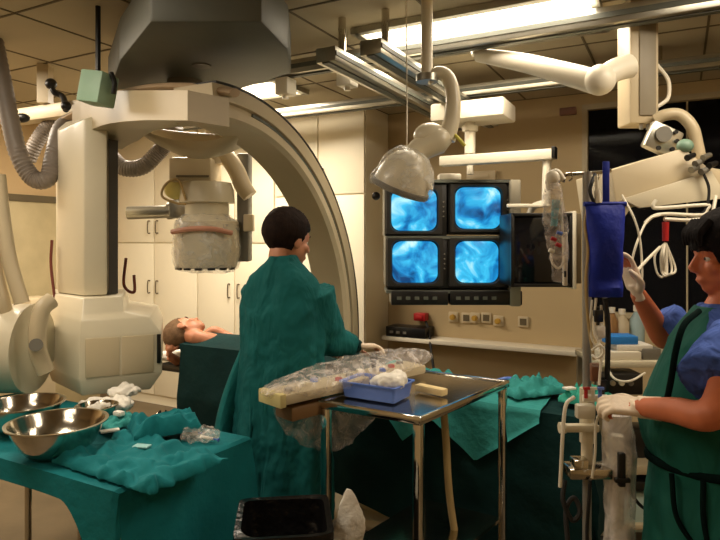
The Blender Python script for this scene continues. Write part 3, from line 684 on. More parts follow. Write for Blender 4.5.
# ------------------------------------------------------------ human figures
def head_bm(bm, M, neck=True):
    def e(c, s): ball(bm, M @ V(c), s, M.to_3x3().to_4x4(), 24)
    e((0, -.012, .03), (.074, .095, .09)); e((0, .018, -.042), (.058, .07, .07)); e((0, .056, -.092), (.027, .024, .02))
    e((0, .068, .022), (.05, .022, .012)); e((0, .083, -.067), (.023, .012, .009)); e((.031, .066, .006), (.0155, .0145, .009)); e((-.031, .066, .006), (.0155, .0145, .009)); e((0, .05, .03), (.055, .035, .04))
    for s in (-1, 1):
        e((s*.074, -.005, -.012), (.01, .02, .033)); e((s*.077, -.006, .006), (.006, .022, .012)); e((s*.035, .058, -.03), (.026, .024, .022))
    tube(bm, [M @ V((0, .082, .008)), M @ V((0, .098, -.018)), M @ V((0, .108, -.036))], [.009, .011, .014], 10, 4)
    for s in (-1, 1): e((s*.012, .097, -.04), (.008, .011, .007))
    e((0, .078, -.078), (.018, .01, .006))
def hair_bm(bm, M, front=.055, nape=-.065, th=1.0, side=.0):
    b2 = B(); bmesh.ops.create_uvsphere(b2, u_segments=48, v_segments=32, radius=1)
    for v in b2.verts:
        x, y, z = v.co
        p = V((x*.086*th, y*.108*th-.018, z*.102*th+.036))
        lim = nape+ (front-nape)*min(1, max(0, (p.y+side)/.045)) if p.y > -side else nape
        if abs(p.x) > .055 and -.01 < p.y < .03: lim = .0
        if p.z < lim:
            k = min(1, (lim-p.z)/.02); s = 1-.22*k
            p = V((p.x*s, (p.y+.018)*s-.018, p.z)) if p.z > -.07 else V((p.x*s*.9, p.y*s*.9, -.07+(p.z+.07)*.3))
        if p.z < .0: p = V((p.x*(1+p.z*1.6), p.y*(1+p.z*.9) if p.y < 0 else p.y, p.z))
        p += V((0, 0, 1))*.004*noise.noise(p*60); p *= 1+.02*noise.noise(p*35)
        v.co = M @ p
    merge(bm, b2)
def eyes(M, par):
    for s in (-1, 1):
        b = B(); ball(b, M @ V((s*.031, .067, -.003)), .0115, None, 16); e = obj('eye', b, mat('eye_white', (225, 218, 205), .3), par)
        b = B(); ball(b, M @ V((s*.031, .0745, -.003)), (.006, .0055, .006), None, 12); obj('iris', b, mat('brown_iris', (50, 30, 18), .2), e)
        b = B(); tube(b, [M @ V((s*.016, .09, .02)), M @ V((s*.034, .086, .026)), M @ V((s*.05, .073, .02))], [.003, .004, .002], 8, 4); obj('eyebrow', b, hairm, par)
def frame(o, y, z):
    y = V(y).normalized(); z = V(z); x = y.cross(z).normalized(); z = x.cross(y).normalized()
    M = Matrix((x, y, z)).transposed().to_4x4(); M.translation = V(o); return M
def hand_bm(bm, M, curl=.6, thumb=1, k=1.0, spread=.1):
    """M: wrist frame, +y along the fingers, +z back of the hand; thumb=+1 puts the thumb at +x."""
    b2 = B(); bmesh.ops.create_cube(b2, size=1)
    bmesh.ops.scale(b2, vec=V((.078, .09, .026))*k, verts=b2.verts); bmesh.ops.bevel(b2, geom=b2.edges[:], offset=.011*k, segments=3, profile=.5, affect='EDGES')
    bmesh.ops.transform(b2, matrix=M @ Matrix.Translation(V((0, .05, 0))*k), verts=b2.verts); merge(bm, b2)
    tube(bm, [M @ V((0, -.03, 0)), M @ V((0, .0, 0)), M @ V((0, .03, 0))], [.027*k, .026*k, .03*k], 12, 3, squash=.72)
    for i, (x, L) in enumerate(((.029, .072), (.01, .080), (-.010, .074), (-.028, .058))):
        x *= thumb; p = V((x, .088 if i < 3 else .082, 0)); pts = [p-V((0, .02, 0)), p]; a = curl*.5; sx = thumb*spread*(1.5-i)*.5
        for f in (.45, .32, .26):
            p = p+V((math.sin(sx), math.cos(a), -math.sin(a))).normalized()*L*f; pts.append(p); a += curl
        tube(bm, [M @ (q*k) for q in pts], [.0098*k, .0098*k, .0095*k, .0088*k, .0075*k], 10, 4)
        ball(bm, M @ (pts[-1]*k), .0072*k, None, 10)
    p = V((thumb*.03, .018, -.006)); pts = [V((thumb*.012, .01, -.002)), p, p+V((thumb*.028, .024, -.012)), p+V((thumb*.036, .052, -.026)), p+V((thumb*.028, .074, -.036))]
    tube(bm, [M @ (q*k) for q in pts], [.014*k, .0145*k, .0125*k, .011*k, .009*k], 10, 4); ball(bm, M @ (pts[-1]*k), .009*k, None, 10)
def limb(bm, pts, rr): tube(bm, pts, rr, 16, 6)
def ell(c, ax, ay, n=36, f=None):
    return [V(c)+ax*math.cos(a)+ay*math.sin(a) for a in [2*PI*k/n for k in range(n)]]

# --- the doctor standing with his back to us
DX, DY = -.37, 2.90
doc = thing('person', 'person in a green surgical gown seen from behind, leaning over the draped operating table', 'person', (DX, DY, 0))
fw = V((.45, .89, 0)).normalized(); rt = V((fw.y, -fw.x, 0))
D0 = V((DX, DY, 0))
hM = frame(Q(289, 240, 2.93), V((.74, .67, -.16)), V((.05, .1, 1))) @ Matrix.Scale(1.13, 4)
def D(r_, f_, z): return D0+rt*r_+fw*f_+V((0, 0, z))
sR = D(.175, .02, 1.40); sL = D(-.175, .02, 1.40)
eR = Q(331, 340, 2.93); wR = Q(357, 346, 3.02); eL = D(-.2, .16, 1.14); wL = D(-.02, .36, 1.08)
b = B(); head_bm(b, hM); hc = hM.translation
tube(b, [hM @ V((0, -.03, -.02)), hM @ V((0, -.035, -.09)), D(0.01, .0, 1.50), D(0, 0, 1.40)], [.056, .058, .066, .10], 16, 4)
loft(b, [ell(D(0, 0, z), rt*a, fw*c, 28) for z, a, c in ((.86, .15, .11), (.95, .165, .115), (1.08, .145, .10), (1.22, .165, .11), (1.36, .18, .105), (1.44, .15, .08), (1.50, .06, .05))])
for s, S, E, W in ((1, sR, eR, wR), (-1, sL, eL, wL)): limb(b, [S, (S+E)/2, E, (E+W)/2, W], [.055, .048, .04, .036, .027])
for s in (-1, 1):
    limb(b, [D(s*.09, 0, .9), D(s*.1, .02, .5), D(s*.1, 0, .09)], [.085, .06, .04]); limb(b, [D(s*.1, -.04, .045), D(s*.105, .08, .04), D(s*.11, .17, .03)], [.04, .042, .03])
hR = frame(wR, V((.92, .38, -.08)), V((.1, .3, 1))); hL = frame(wL, V((.8, .5, -.3)), V((0, .3, 1)))
hand_bm(b, hR, .5, -1, .9); hand_bm(b, hL, .5, 1, .9)
obj('body', b, skin, doc, remesh=.0065)
b = B(); hair_bm(b, hM, .05, -.094, 1.05); obj('hair', b, hairm, doc)
eyes(hM, doc)
for M, th in ((hR, -1), (hL, 1)):
    b = B(); hand_bm(b, M, .5, th, 1.0); obj('glove', b, glove, doc, remesh=.004)
# gown: body and sleeves fused into one surface
prof = [(.34, .262, .20, 1), (.5, .262, .195, 1), (.7, .255, .185, 1), (.9, .24, .17, .9), (1.0, .228, .16, .6), (1.1, .216, .152, .4), (1.2, .22, .15, .3), (1.3, .225, .148, .15), (1.38, .22, .13, .1), (1.43, .205, .12, 0), (1.48, .168, .108, 0), (1.525, .112, .09, 0), (1.56, .076, .074, 0), (1.575, .07, .07, 0)]
b = B(); rings = []; n = 96
P2 = []
for i in range(len(prof)-1):
    for k in range(5):
        f = k/5; P2.append([prof[i][j]+(prof[i+1][j]-prof[i][j])*f for j in range(4)])
P2.append(list(prof[-1]))
for z, a, c, fo in P2:
    rg = []
    for k in range(n):
        t = 2*PI*k/n; fold = 1+fo*.045*math.sin(9*t+2*nz(t, z*1.5))+.03*nz(math.cos(t)*3, math.sin(t)*3, z*5)
        rg.append(D(a*math.cos(t)*fold, c*math.sin(t)*fold-.01, z))
    rings.append(rg)
loft(b, rings)
for S, E, W in ((sR, eR, wR), (sL, eL, wL)):
    limb(b, [S-V((0, 0, -.01)), S.lerp(E, .5), E, E.lerp(W, .5), E.lerp(W, .93)], [.085, .083, .078, .066, .046])
gw = obj('surgical_gown', b, gownm, doc, remesh=.009, disp=((.02, .10), (.008, .035)))
b = B(); tube(b, [D(-.08, -.16, 1.0), D(-.05, -.19, .8), D(-.07, -.2, .55)], .007, 8); obj('gown_tie', b, gownm, doc)
for E, W in ((eR, wR), (eL, wL)):
    b = B(); tube(b, [E.lerp(W, .9), E.lerp(W, 1.0), W+(W-E)*.06], [.04, .034, .032], 14, 4); obj('cuff', b, dkteal, doc)
# open back panel of the gown hanging free
b = B(); rings = []
for i in range(22):
    f = i/21; z = 1.12-f*.72; px0 = 240-24*math.sin(min(1, f*1.5)*PI/2); wd = .05+.13*f
    c = V(((px0-360)/F*2.98+.05, 2.98, z)); rings.append([c+V((-.03*math.cos(a)-wd*.25*math.cos(a), (.07+.07*f)*math.sin(a)+.012*math.sin(3*a+f*5), 0)) for a in [2*PI*k/24 for k in range(24)]])
loft(b, rings); obj('gown_back_panel', b, mat('worn_teal_cloth', (30, 108, 108), .85, 0, .14, 5, .5, 26, .2), doc)

# --- the patient
u0 = 2.60
pt = thing('person', 'person lying on the operating table under a dark green drape, head with short hair showing', 'person', V((*(PO+PU*1.6).xy, .79)))
hc = Q(185, 332, 4.2)
pM = frame(hc, V((.30, .62, .72)), PU+V((0, -.1, .12))) @ Matrix.Scale(1.13, 4)
b = B(); head_bm(b, pM)
ch = PO+PU*2.52+V((0, 0, .89))
tube(b, [pM @ V((0, -.02, -.05)), pM @ V((0, -.03, -.12)), ch+V((0, 0, -.0))], [.055, .058, .09], 16, 4)
loft(b, [ell(PO+PU*u+V((0, 0, .872)), PV*a, V((0, 0, c)), 24) for u, a, c in ((2.6, .06, .04), (2.52, .15, .05), (2.3, .165, .08), (2.1, .145, .075), (1.9, .155, .08), (1.75, .14, .07))])
for s in (-1, 1):
    limb(b, [PO+PU*1.8+PV*s*.08+V((0, 0, .87)), PO+PU*1.42+PV*s*.08+V((0, 0, .845)), PO+PU*1.06+PV*s*.07+V((0, 0, .83))], [.07, .05, .033])
limb(b, [PO+PU*2.45+PV*.13+V((0, 0, .90)), Q(228, 338, 4.36), Q(214, 331, 4.36), Q(204, 336, 4.32)], [.05, .042, .036, .026])
limb(b, [PO+PU*2.48-PV*.12+V((0, 0, .88)), Q(192, 362, 4.3), Q(184, 364, 4.22), Q(169, 356, 4.14)], [.05, .042, .036, .03])
hm2 = frame(Q(169, 352, 4.12), V((.1, .1, 1)), V((-.4, -.9, 0))); hand_bm(b, hm2, .5, 1, .9)
hm3 = frame(Q(206, 336, 4.32), V((-1, -.1, .1)), V((0, -.4, 1))); hand_bm(b, hm3, .5, -1, .9)
obj('body', b, skinP, pt, remesh=.007)
b = B(); hair_bm(b, pM, .06, -.06, .97); obj('hair', b, hairP, pt)
eyes(pM, pt)
b = B(); c = PO+PU*2.86; box(b, V((c.x, c.y, .818)), (.30, .3, .07), pa, .04, segs=4); o = obj('head_pillow', b, gauze, sub=1); tag(o, 'white head pillow at the far end of the operating table', 'pillow')

# --- the nurse at the right
NY = 1.92
nu = thing('person', 'person in blue scrubs and dark green apron with latex gloves, holding the infusion stand', 'person', (1.16, NY, 0))
nM = frame(Q(727, 255, NY), V((-1, .12, -.10)), V((-.06, 0, 1))) @ Matrix.Scale(1.06, 4)
nw = V((-.12, -1, 0)).normalized()      # towards her left, the camera side
nf = V((-1, .12, 0)).normalized()
N0 = V((1.16, NY, 0))
def NN(f_, l_, z): return N0+nf*f_+nw*l_+V((0, 0, z))
sN = NN(.0, .17, 1.37); sFf = NN(.03, -.17, 1.37)
eN = Q(712, 414, 1.60); wN = Q(641, 407, 1.83)
eF = Q(664, 338, 2.14); wF = Q(637, 292, 2.06)
b = B(); head_bm(b, nM)
tube(b, [nM @ V((0, -.025, -.03)), nM @ V((0, -.035, -.09)), NN(.0, 0, 1.43), NN(0, 0, 1.33)], [.047, .048, .055, .09], 16, 4)
loft(b, [ell(NN(fo, 0, z), nw*a, nf*c, 28) for z, a, c, fo in ((.82, .16, .12, 0), (.92, .17, .13, .0), (1.05, .145, .12, .01), (1.2, .15, .12, .01), (1.32, .165, .10, 0), (1.38, .14, .08, 0), (1.43, .05, .045, 0))])
limb(b, [sN, (sN+eN)/2, eN, (eN+wN)/2, wN], [.055, .05, .043, .038, .028])
limb(b, [sFf, (sFf+eF)/2, eF, (eF+wF)/2, wF], [.053, .047, .041, .036, .026])
for s in (-1, 1):
    limb(b, [NN(0, s*.09, .88), NN(.02, s*.1, .48), NN(0, s*.1, .09)], [.085, .06, .04]); limb(b, [NN(-.04, s*.1, .045), NN(.08, s*.105, .04), NN(.16, s*.11, .03)], [.038, .04, .028])
hN = frame(wN, V((-.95, .28, .03)), V((.2, -.55, .8))); hF = frame(wF, V((-.35, -.05, .95)), V((.9, .25, .35)))
hand_bm(b, hN, .95, 1, .84); hand_bm(b, hF, .35, -1, .88)
obj('body', b, skinN, nu, remesh=.0065)
b = B(); hair_bm(b, nM, .03, -.06, 1.10, -.03)
for k in range(5): tube(b, [nM @ V((.085, -.05+.018*k, .06)), nM @ V((.092, -.05+.02*k, .0)), nM @ V((.083, -.06+.016*k, -.05-.012*(2-k)**2*.3))], [.016, .02, .008], 8, 4)
for k in range(6): tube(b, [nM @ V((-.05+.02*k, .06, .11)), nM @ V((-.05+.02*k, .092, .075)), nM @ V((-.055+.022*k, .096, .038))], [.014, .014, .005], 8, 4)
obj('hair', b, mat('near_black_hair', (20, 14, 13), .8, 0, .3, 40, .5, 60, .15, zs=.3), nu)
eyes(nM, nu)
b = B(); ball(b, nM @ V((.08, .0, -.045)), .008); obj('earring', b, chrome, nu)
b = B(); hand_bm(b, hN, .95, 1, .95); tube(b, [hN @ V((0, -.06, 0)), hN @ V((0, -.02, 0)), hN @ V((0, .01, 0))], [.037, .034, .034], 14, 3); obj('glove', b, glove, nu, remesh=.004)
b = B(); hand_bm(b, hF, .35, -1, 1.0); obj('glove', b, glove, nu, remesh=.004)
# blue scrub shirt: trunk and loose short sleeves
b = B(); loft(b, [ell(NN(fo, 0, z), nw*a, nf*c, 40) for z, a, c, fo in ((.8, .2, .15, 0), (1.0, .18, .145, .01), (1.15, .175, .145, .02), (1.28, .19, .135, .01), (1.37, .175, .105, 0), (1.42, .115, .08, 0), (1.445, .072, .065, 0))])
limb(b, [sN+V((-.02, 0, .0)), sN.lerp(eN, .35)+V((-.02, 0, 0)), sN.lerp(eN, .66)+V((-.02, 0, 0))], [.08, .105, .112])
limb(b, [sFf, sFf.lerp(eF, .4), sFf.lerp(eF, .65)], [.075, .08, .083])
obj('scrub_shirt', b, bluem, nu, remesh=.008, disp=((.012, .08), (.005, .03)))
# apron: shell over the front and back, below the shoulders
b = B(); rings = []
ap = [(.38, .26, .20, .04), (.6, .25, .19, .04), (.8, .235, .185, .035), (.93, .21, .175, .03), (1.02, .2, .195, .045), (1.09, .2, .205, .045), (1.16, .185, .185, .04), (1.25, .165, .158, .03), (1.33, .15, .135, .02), (1.40, .10, .10, .01), (1.435, .082, .078, .0)]
P2 = []
for i in range(len(ap)-1):
    for k in range(4): f = k/4; P2.append([ap[i][j]+(ap[i+1][j]-ap[i][j])*f for j in range(4)])
P2.append(list(ap[-1]))
for z, a, c, fo in P2:
    lo_ = max(0, min(1, (1.0-z)*3))
    rings.append([NN(fo+(c*math.sin(t))*(1+lo_*.03*math.sin(8*t)), a*math.cos(t)*(1+lo_*.03*math.sin(8*t)), z) for t in [2*PI*k/72 for k in range(72)]])
loft(b, rings); obj('apron', b, apronm, nu, disp=((.016, .08),))
b = B(); tube(b, [NN(-.12, .2, .99), NN(.03, .225, .965), NN(.16, .14, .95), NN(.225, .0, .95), NN(.16, -.15, .95)], .010, 10, squash=1.4); obj('waist_strap', b, strapm, nu)
b = B(); tube(b, [NN(.13, .17, .95), NN(.14, .195, .84), NN(.12, .2, .72)], .008, 8); obj('strap_end', b, strapm, nu)
b = B(); tube(b, [Q(699, 311, 1.80), Q(684, 325, 1.74), Q(676, 350, 1.72), Q(671, 380, 1.74), Q(667, 400, 1.78)], .009, 10); obj('apron_strap', b, strapm, nu)
b = B(); tube(b, [NN(.2, .12, .94), NN(.195, .145, .82), NN(.15, .18, .74)], .008, 8); obj('strap_end', b, strapm, nu)

# ------------------------------------------------------------ steel cart in the middle
CA = V((.23, 2.30, 0)); CU = V((.63, .776, 0)); CV = V((-.86, .51, 0)); CZ = .97; CL, CW = .76, .46
def K(u, v, z): q = CA+CU*u+CV*v; return V((q.x, q.y, z))
ct = thing('instrument_cart', 'stainless steel instrument cart with square legs and mirror-like top', 'cart', K(CL/2, CW/2, 0))
b = B(); prism(b, [K(0, 0, CZ-.012), K(CL, 0, CZ-.012), K(CL, CW, CZ-.012), K(0, CW, CZ-.012)], (0, 0, .010)); obj('top_plate', b, steel, ct)
b = B()
cs = [K(0, 0, CZ), K(CL, 0, CZ), K(CL, CW, CZ), K(0, CW, CZ)]
for i in range(4):
    p, q = cs[i], cs[(i+1) % 4]; d = q-p; box(b, (p+q)/2-V((0, 0, .012)), (d.length+.02, .02, .034), math.atan2(d.y, d.x), .006)
obj('rim', b, chrome, ct)
for i, (u, v) in enumerate(((.015, .015), (CL-.015, .015), (CL-.015, CW-.015), (.015, CW-.015))):
    b = B(); q = K(u, v, 0); box(b, V((q.x, q.y, (CZ-.03+.09)/2)), (.036, .036, CZ-.03-.09), ta, .004); lg = obj('leg', b, chrome, ct)
    b = B(); a = V((q.x, q.y, .045)); cyl(b, a-V((.012, 0, 0)), a+V((.012, 0, 0)), .045, .045, 24); box(b, a+V((0, 0, .035)), (.035, .05, .03)); obj('castor', b, rubber, lg)
b = B(); prism(b, [K(.02, .02, .3), K(CL-.02, .02, .3), K(CL-.02, CW-.02, .3), K(.02, CW-.02, .3)], (0, 0, .015)); obj('lower_shelf', b, steel, ct)
# blue tray with gauze
tc = QZ(377, 396, CZ+.005); tz = math.atan2(-.51, .86)
tr = thing('instrument_tray', 'blue plastic tray standing on the front of the steel cart', 'tray', V((tc.x, tc.y, CZ+.006)), tz)
b = B(); 
def rect(w_, h_, z, rad=.012):
    M = Matrix.Translation(V((tc.x, tc.y, z))) @ Matrix.Rotation(tz, 4, 'Z'); out = []
    for cx, cy, a0 in ((1, 1, 0), (-1, 1, 90), (-1, -1, 180), (1, -1, 270)):
        for k in range(5):
            a = math.radians(a0+22.5*k); out.append(M @ V((cx*(w_/2-rad)+rad*math.cos(a), cy*(h_/2-rad)+rad*math.sin(a), 0)))
    return out
z0 = CZ+.006
loft(b, [rect(.245, .155, z0), rect(.262, .172, z0+.06), rect(.28, .19, z0+.062), rect(.28, .19, z0+.068), rect(.258, .168, z0+.067), rect(.24, .15, z0+.01)]); obj('tray_body', b, bluetray, tr)
gp = QZ(392, 386, CZ+.06); heap('gauze_pile', (gp.x-.005, gp.y, CZ+.035), (.082, .06, .075), gauze, 'heap of white gauze swabs lying in the blue tray', 'gauze', 0, 2, ((.015, .03), (.006, .012)))
p = QZ(431, 390, CZ+.02); b = B(); box(b, V((p.x, p.y, CZ+.022)), (.15, .045, .03), -.75, .006); o = obj('sponge_block', b, mat('cream_sponge', (214, 190, 140), .9, 0, .1, 20, .4, 80)); tag(o, 'cream sponge block on the steel cart beside the blue tray', 'sponge')
# control console in a plastic bag
c0_, c1_ = V((-.37, 2.42, 1.02)), V((.33, 3.08, 1.02)); cdv = (c1_-c0_); cy_ = math.atan2(cdv.y, cdv.x)
cen = (c0_+c1_)/2
co = thing('control_console', 'long beige control console inside a clear plastic cover on the cart edge', 'console', V((cen.x, cen.y, CZ+.0)))
b = B(); c = c0_+cdv*.48; box(b, V((c.x, c.y, CZ+.04)), (.86, .15, .045), cy_, .012); obj('casing', b, cream2, co)
b = B(); c = c0_+cdv*.18; box(b, V((c.x, c.y, CZ-.03)), (.2, .12, .06), cy_, .012); obj('mounting_block', b, mat('brown_bracket', (120, 88, 52), .5), co)
cn = V((-math.sin(cy_), math.cos(cy_), 0))
for k in range(9):
    b = B(); p = c0_+cdv*(.08+.095*k)+cn*.03*((k % 3)-1); cyl(b, V((p.x, p.y, CZ+.062)), V((p.x, p.y, CZ+.075)), .018, .016, 14)
    obj('button', b, (greym, whitem, bluetray, redm)[k % 4], co)
p = c0_+cdv*.62; b = B(); cyl(b, V((p.x, p.y, CZ+.06)), V((p.x, p.y, CZ+.12)), .012); ball(b, V((p.x, p.y, CZ+.125)), .02); obj('joystick', b, blackm, co)
p = c0_+cdv*.02; b = B(); box(b, V((p.x, p.y, CZ+.04)), (.03, .155, .055), cy_, .004); obj('end_cap', b, mat('pale_yellow_cap', (204, 188, 130), .5), co)
b = B(); rings = []
for i in range(26):
    f = i/25; c = (c0_-cdv*.03).lerp(c1_+cdv*.04, f); sh = math.sin(PI*min(1, max(0, f)))**.45
    hh = .044*sh*(1+.25*f)+.006; ww = .125*sh+.01
    rings.append([V((c.x, c.y, CZ+.062+.03*f))+cn*ww*math.cos(a)+V((0, 0, hh*math.sin(a)*(1.15 if math.sin(a) > 0 else .95))) for a in [2*PI*k/28 for k in range(28)]])
loft(b, rings); obj('plastic_cover', b, clear, co, sub=1, disp=((.025, .06), (.008, .02)))
# loose sag of the cover
b = B(); rings = []
sa, sb = V((-.36, 2.46, 0)), V((.16, 2.98, 0))
for i in range(24):
    f = i/23; c = sa.lerp(sb, f); dep = .245*math.sin(PI*f)**.8+.02
    rings.append([V((c.x, c.y, CZ-.005-dep*.5))+V((-.5, .86, 0))*.045*math.sin(PI*f)**.5*math.cos(a)*1.0+V((0, 0, dep*.5*math.sin(a))) for a in [2*PI*k/28 for k in range(28)]])
loft(b, rings); obj('plastic_sag', b, clearD, co, sub=1, disp=((.03, .06), (.01, .02)), label='loose wrinkled plastic hanging below the console')
# tan hose behind the cart leg
b = B(); tube(b, [Q(443, 402, 2.75), Q(446, 440, 2.75), Q(450, 500, 2.76), Q(462, 580, 2.8), V((.45, 2.85, .02))], .017, 10); o = obj('suction_hose', b, cordm); tag(o, 'tan hose hanging down behind the legs of the steel cart', 'hose')

# ------------------------------------------------------------ waste bin
bc = V((-.26, 2.05, 0)); r = thing('waste_bin', 'black waste bin with black liner at the bottom between table and cart', 'bin', bc)
b = B(); BZ = .71
def rr2(w_, h_, z, wob=0):
    M = Matrix.Translation(V((bc.x, bc.y, z))) @ Matrix.Rotation(.12, 4, 'Z'); out = []; rad = .05
    for cx, cy, a0 in ((1, 1, 0), (-1, 1, 90), (-1, -1, 180), (1, -1, 270)):
        for k in range(7):
            a = math.radians(a0+15*k); q = V((cx*(w_/2-rad)+rad*math.cos(a), cy*(h_/2-rad)+rad*math.sin(a), 0)); q *= 1+wob*nz(q.x*20, q.y*20, z*9); q.z = wob*.25*nz(q.x*14, q.y*14, 3); out.append(M @ q)
    return out
loft(b, [rr2(.26, .26, 0), rr2(.31, .31, BZ-.03), rr2(.29, .29, BZ-.03), rr2(.24, .24, .02)]); obj('bin_body', b, blackm, r)
b = B(); loft(b, [rr2(.33, .33, BZ-.16, .08), rr2(.325, .325, BZ-.05, .05), rr2(.325, .325, BZ, .05), rr2(.28, .28, BZ-.002, .05), rr2(.26, .26, BZ-.1, .1), rr2(.22, .22, BZ-.16, .1)], cap=False)
obj('liner', b, mat('black_liner', (14, 13, 13), .25, 0, .2, 10, .6, 30), r)
b = B(); bp_ = Q(339, 545, 2.12); tp_ = Q(349, 489, 2.12)
rings = []
for i in range(14):
    f = i/13; c = bp_.lerp(tp_, f)+V((.015*math.sin(f*3), 0, 0)); w_ = .062*(1-f)**.8+.008
    rings.append([c+V((w_*math.cos(a)*(1+.3*math.sin(3*a+f*4)), w_*.5*math.sin(a), 0)) for a in [2*PI*k/20 for k in range(20)]])
low = [V((p.x, p.y, BZ-.12)) for p in rings[0]]
loft(b, rings); o = obj('white_wrap', b, gauze, disp=((.02, .04),)); tag(o, 'crumpled white wrapping standing up at the edge of the waste bin', 'wrapping')

# ------------------------------------------------------------ surgical lamp on its spring arm
LY = 2.7
r = thing('surgical_lamp', 'plastic-covered cup-shaped surgical lamp hanging from the ceiling before the displays', 'lamp', Q(400, 190, LY))
b = B(); p = Q(427, 80, LY); cyl(b, p, V((p.x, p.y, ZC-.003)), .026); obj('ceiling_stem', b, whitem, r)
b = B(); cyl(b, Q(427, 75, LY), Q(427, 82, LY), .05); obj('collar', b, alu, r)
b = B(); tube(b, [Q(427, 80, LY), Q(438, 73, LY), Q(448, 78, LY), Q(453, 96, LY), Q(452, 118, LY), Q(446, 140, LY)], [.026, .03, .032, .033, .036, .042], 16); obj('spring_arm', b, cream, r)
ax = (Q(388, 205, LY+.05)-Q(409, 150, LY-.02)).normalized(); Ml = align(-ax)
b = B(); tube(b, [Q(449, 136, LY+.02), Q(438, 140, LY), Q(420, 150, LY), Q(408, 164, LY-.02)], [.035, .07, .062, .05], 18, 6, squash=.9); ball(b, Q(430, 136, LY), (.075, .06, .06)); obj('lamp_neck', b, cream, r)
rc = Q(400, 188, LY-.06)
b = B(); lathe(b, [(.118, -.01), (.125, .0), (.125, .02), (.118, .06), (.1, .11), (.07, .15), (.03, .165), (.005, .168)], rc, 40, Ml); obj('lamp_head', b, cream, r)
b = B(); lathe(b, [(.005, -.004), (.11, -.004), (.11, .004), (.005, .004)], rc, 40, Ml); obj('lamp_glass', b, mat('lamp_glass', (190, 196, 200), .1), r)
b = B(); lathe(b, [(.128, -.012), (.132, -.005), (.132, .012), (.127, .014)], rc, 40, Ml); obj('rim_ring', b, greym, r)
b = B(); tube(b, [Q(422, 172, LY-.1), Q(426, 180, LY-.12), Q(430, 190, LY-.12)], [.014, .018, .015], 12); obj('handle', b, whitem, r)
b = B(); ball(b, Q(376, 196, LY-.1), .018); obj('black_knob', b, blackm, r)
b = B(); lathe(b, [(.135, -.02), (.138, .0), (.137, .03), (.128, .075), (.108, .125), (.078, .165), (.04, .18)], rc, 44, Ml)
obj('plastic_cover', b, clearS, r, sub=1, disp=((.03, .06),))
b = B(); tube(b, [V((Q(406, 60, 2.72).x, 2.72, ZC)), Q(407, 100, 2.72), Q(407, 148, 2.68)], .003, 6, 3); obj('cord', b, whitem, r)
b = B(); tube(b, [Q(452, 132, LY), Q(460, 140, LY-.05), Q(465, 146, LY-.05)], .008, 8); obj('yellow_tip', b, mat('yellow_tip', (206, 196, 70), .5), r)

# ------------------------------------------------------------ overhead equipment at the right
RY = 2.7
r = thing('overhead_lamp_arm', 'thick white lamp arm crossing under the ceiling to a round elbow', 'lamp arm', Q(600, 92, RY))
b = B(); tube(b, [Q(478, 55, 3.1), Q(520, 62, 2.95), Q(560, 72, 2.8), Q(596, 82, 2.68)], [.035, .045, .05, .055], 16); obj('arm_tube', b, whitem, r)
b = B(); ball(b, Q(600, 80, 2.66), .068); obj('elbow', b, whitem, r)
b = B(); tube(b, [Q(602, 78, 2.66), Q(616, 70, 2.68), Q(629, 66, 2.7)], [.05, .052, .055], 16); obj('elbow_tube', b, whitem, r)
b = B(); p = Q(478, 55, 3.1); cyl(b, p, V((p.x, p.y, ZC-.003)), .035); obj('ceiling_stem', b, whitem, r)
r = thing('suspension_column', 'square beige ceiling column carrying the tilted x-ray shield', 'ceiling column', Q(643, 126, 2.75))
b = B(); p, q = Q(628, 60, 2.75), Q(657, 124, 2.75); box(b, V(((p.x+q.x)/2, 2.8, (ZC-.003+q.z)/2)), (q.x-p.x, .14, ZC-.003-q.z), 0, .01); obj('column', b, cream2, r)
b = B(); box(b, V(((p.x+q.x)/2+.012, 2.726, (ZC-.05+q.z)/2)), (.075, .01, ZC-q.z-.12), 0, .003); obj('cover_strip', b, mat('grey_cover', (140, 130, 110), .5), r)
b = B(); tube(b, [Q(657, 65, 2.75), Q(668, 80, 2.75), Q(668, 98, 2.75), Q(657, 107, 2.75)], .009, 8); obj('cable', b, whitem, r)
b = B(); p = Q(650, 127, 2.75); 
for k in range(3):
    b = B(); cyl(b, V((p.x-.04+.03*k, 2.75, p.z+.012)), V((p.x-.04+.03*k, 2.75, p.z-.012)), .009, .009, 8); obj('bolt', b, alu, r)
r = thing('tilted_shield', 'large beige tilted equipment head with joint, hung near the dark window', 'equipment head', Q(675, 222, 2.7))
Mj = Matrix.Rotation(math.radians(-25), 4, 'Y')
b = B(); c = Q(662, 140, 2.66); box(b, c, (.145, .05, .125), 0, .012, Mj.inverted()); jp = obj('joint_plate', b, alu, r)
b = B(); cyl(b, c+V((-.01, -.03, .02)), c+V((-.01, -.04, .02)), .035, .035, 24); obj('bearing', b, greym, jp)
for dx, dz in ((.045, .03), (.05, -.01), (-.03, -.04), (.03, -.045)):
    b = B(); cyl(b, c+V((dx, -.025, dz)), c+V((dx, -.035, dz)), .01, .01, 10); obj('screw', b, blackm, jp)
b = B(); tube(b, [Q(655, 120, 2.7), Q(665, 115, 2.68), Q(680, 115, 2.66), Q(692, 127, 2.64), Q(697, 145, 2.64), Q(700, 160, 2.64)], .026, 14); obj('curved_duct', b, cream2, r)
b = B(); pts = [Q(x, y, 2.55) for x, y in ((611, 170), (684, 148), (708, 167), (726, 170), (735, 196), (712, 197), (632, 207), (622, 222), (618, 218))]; prism(b, pts, (0, .42, 0), .006); obj('shield_body', b, cream2, r)
b = B(); pts = [Q(x, y, 2.53) for x, y in ((622, 199), (712, 171), (728, 198), (640, 208))]; prism(b, pts, (0, .015, 0), .003); obj('lower_panel', b, cream, r)
b = B(); ball(b, Q(685, 146, 2.56), (.035, .03, .03)); obj('green_fitting', b, mat('grey_green_fitting', (120, 150, 130), .4), r)
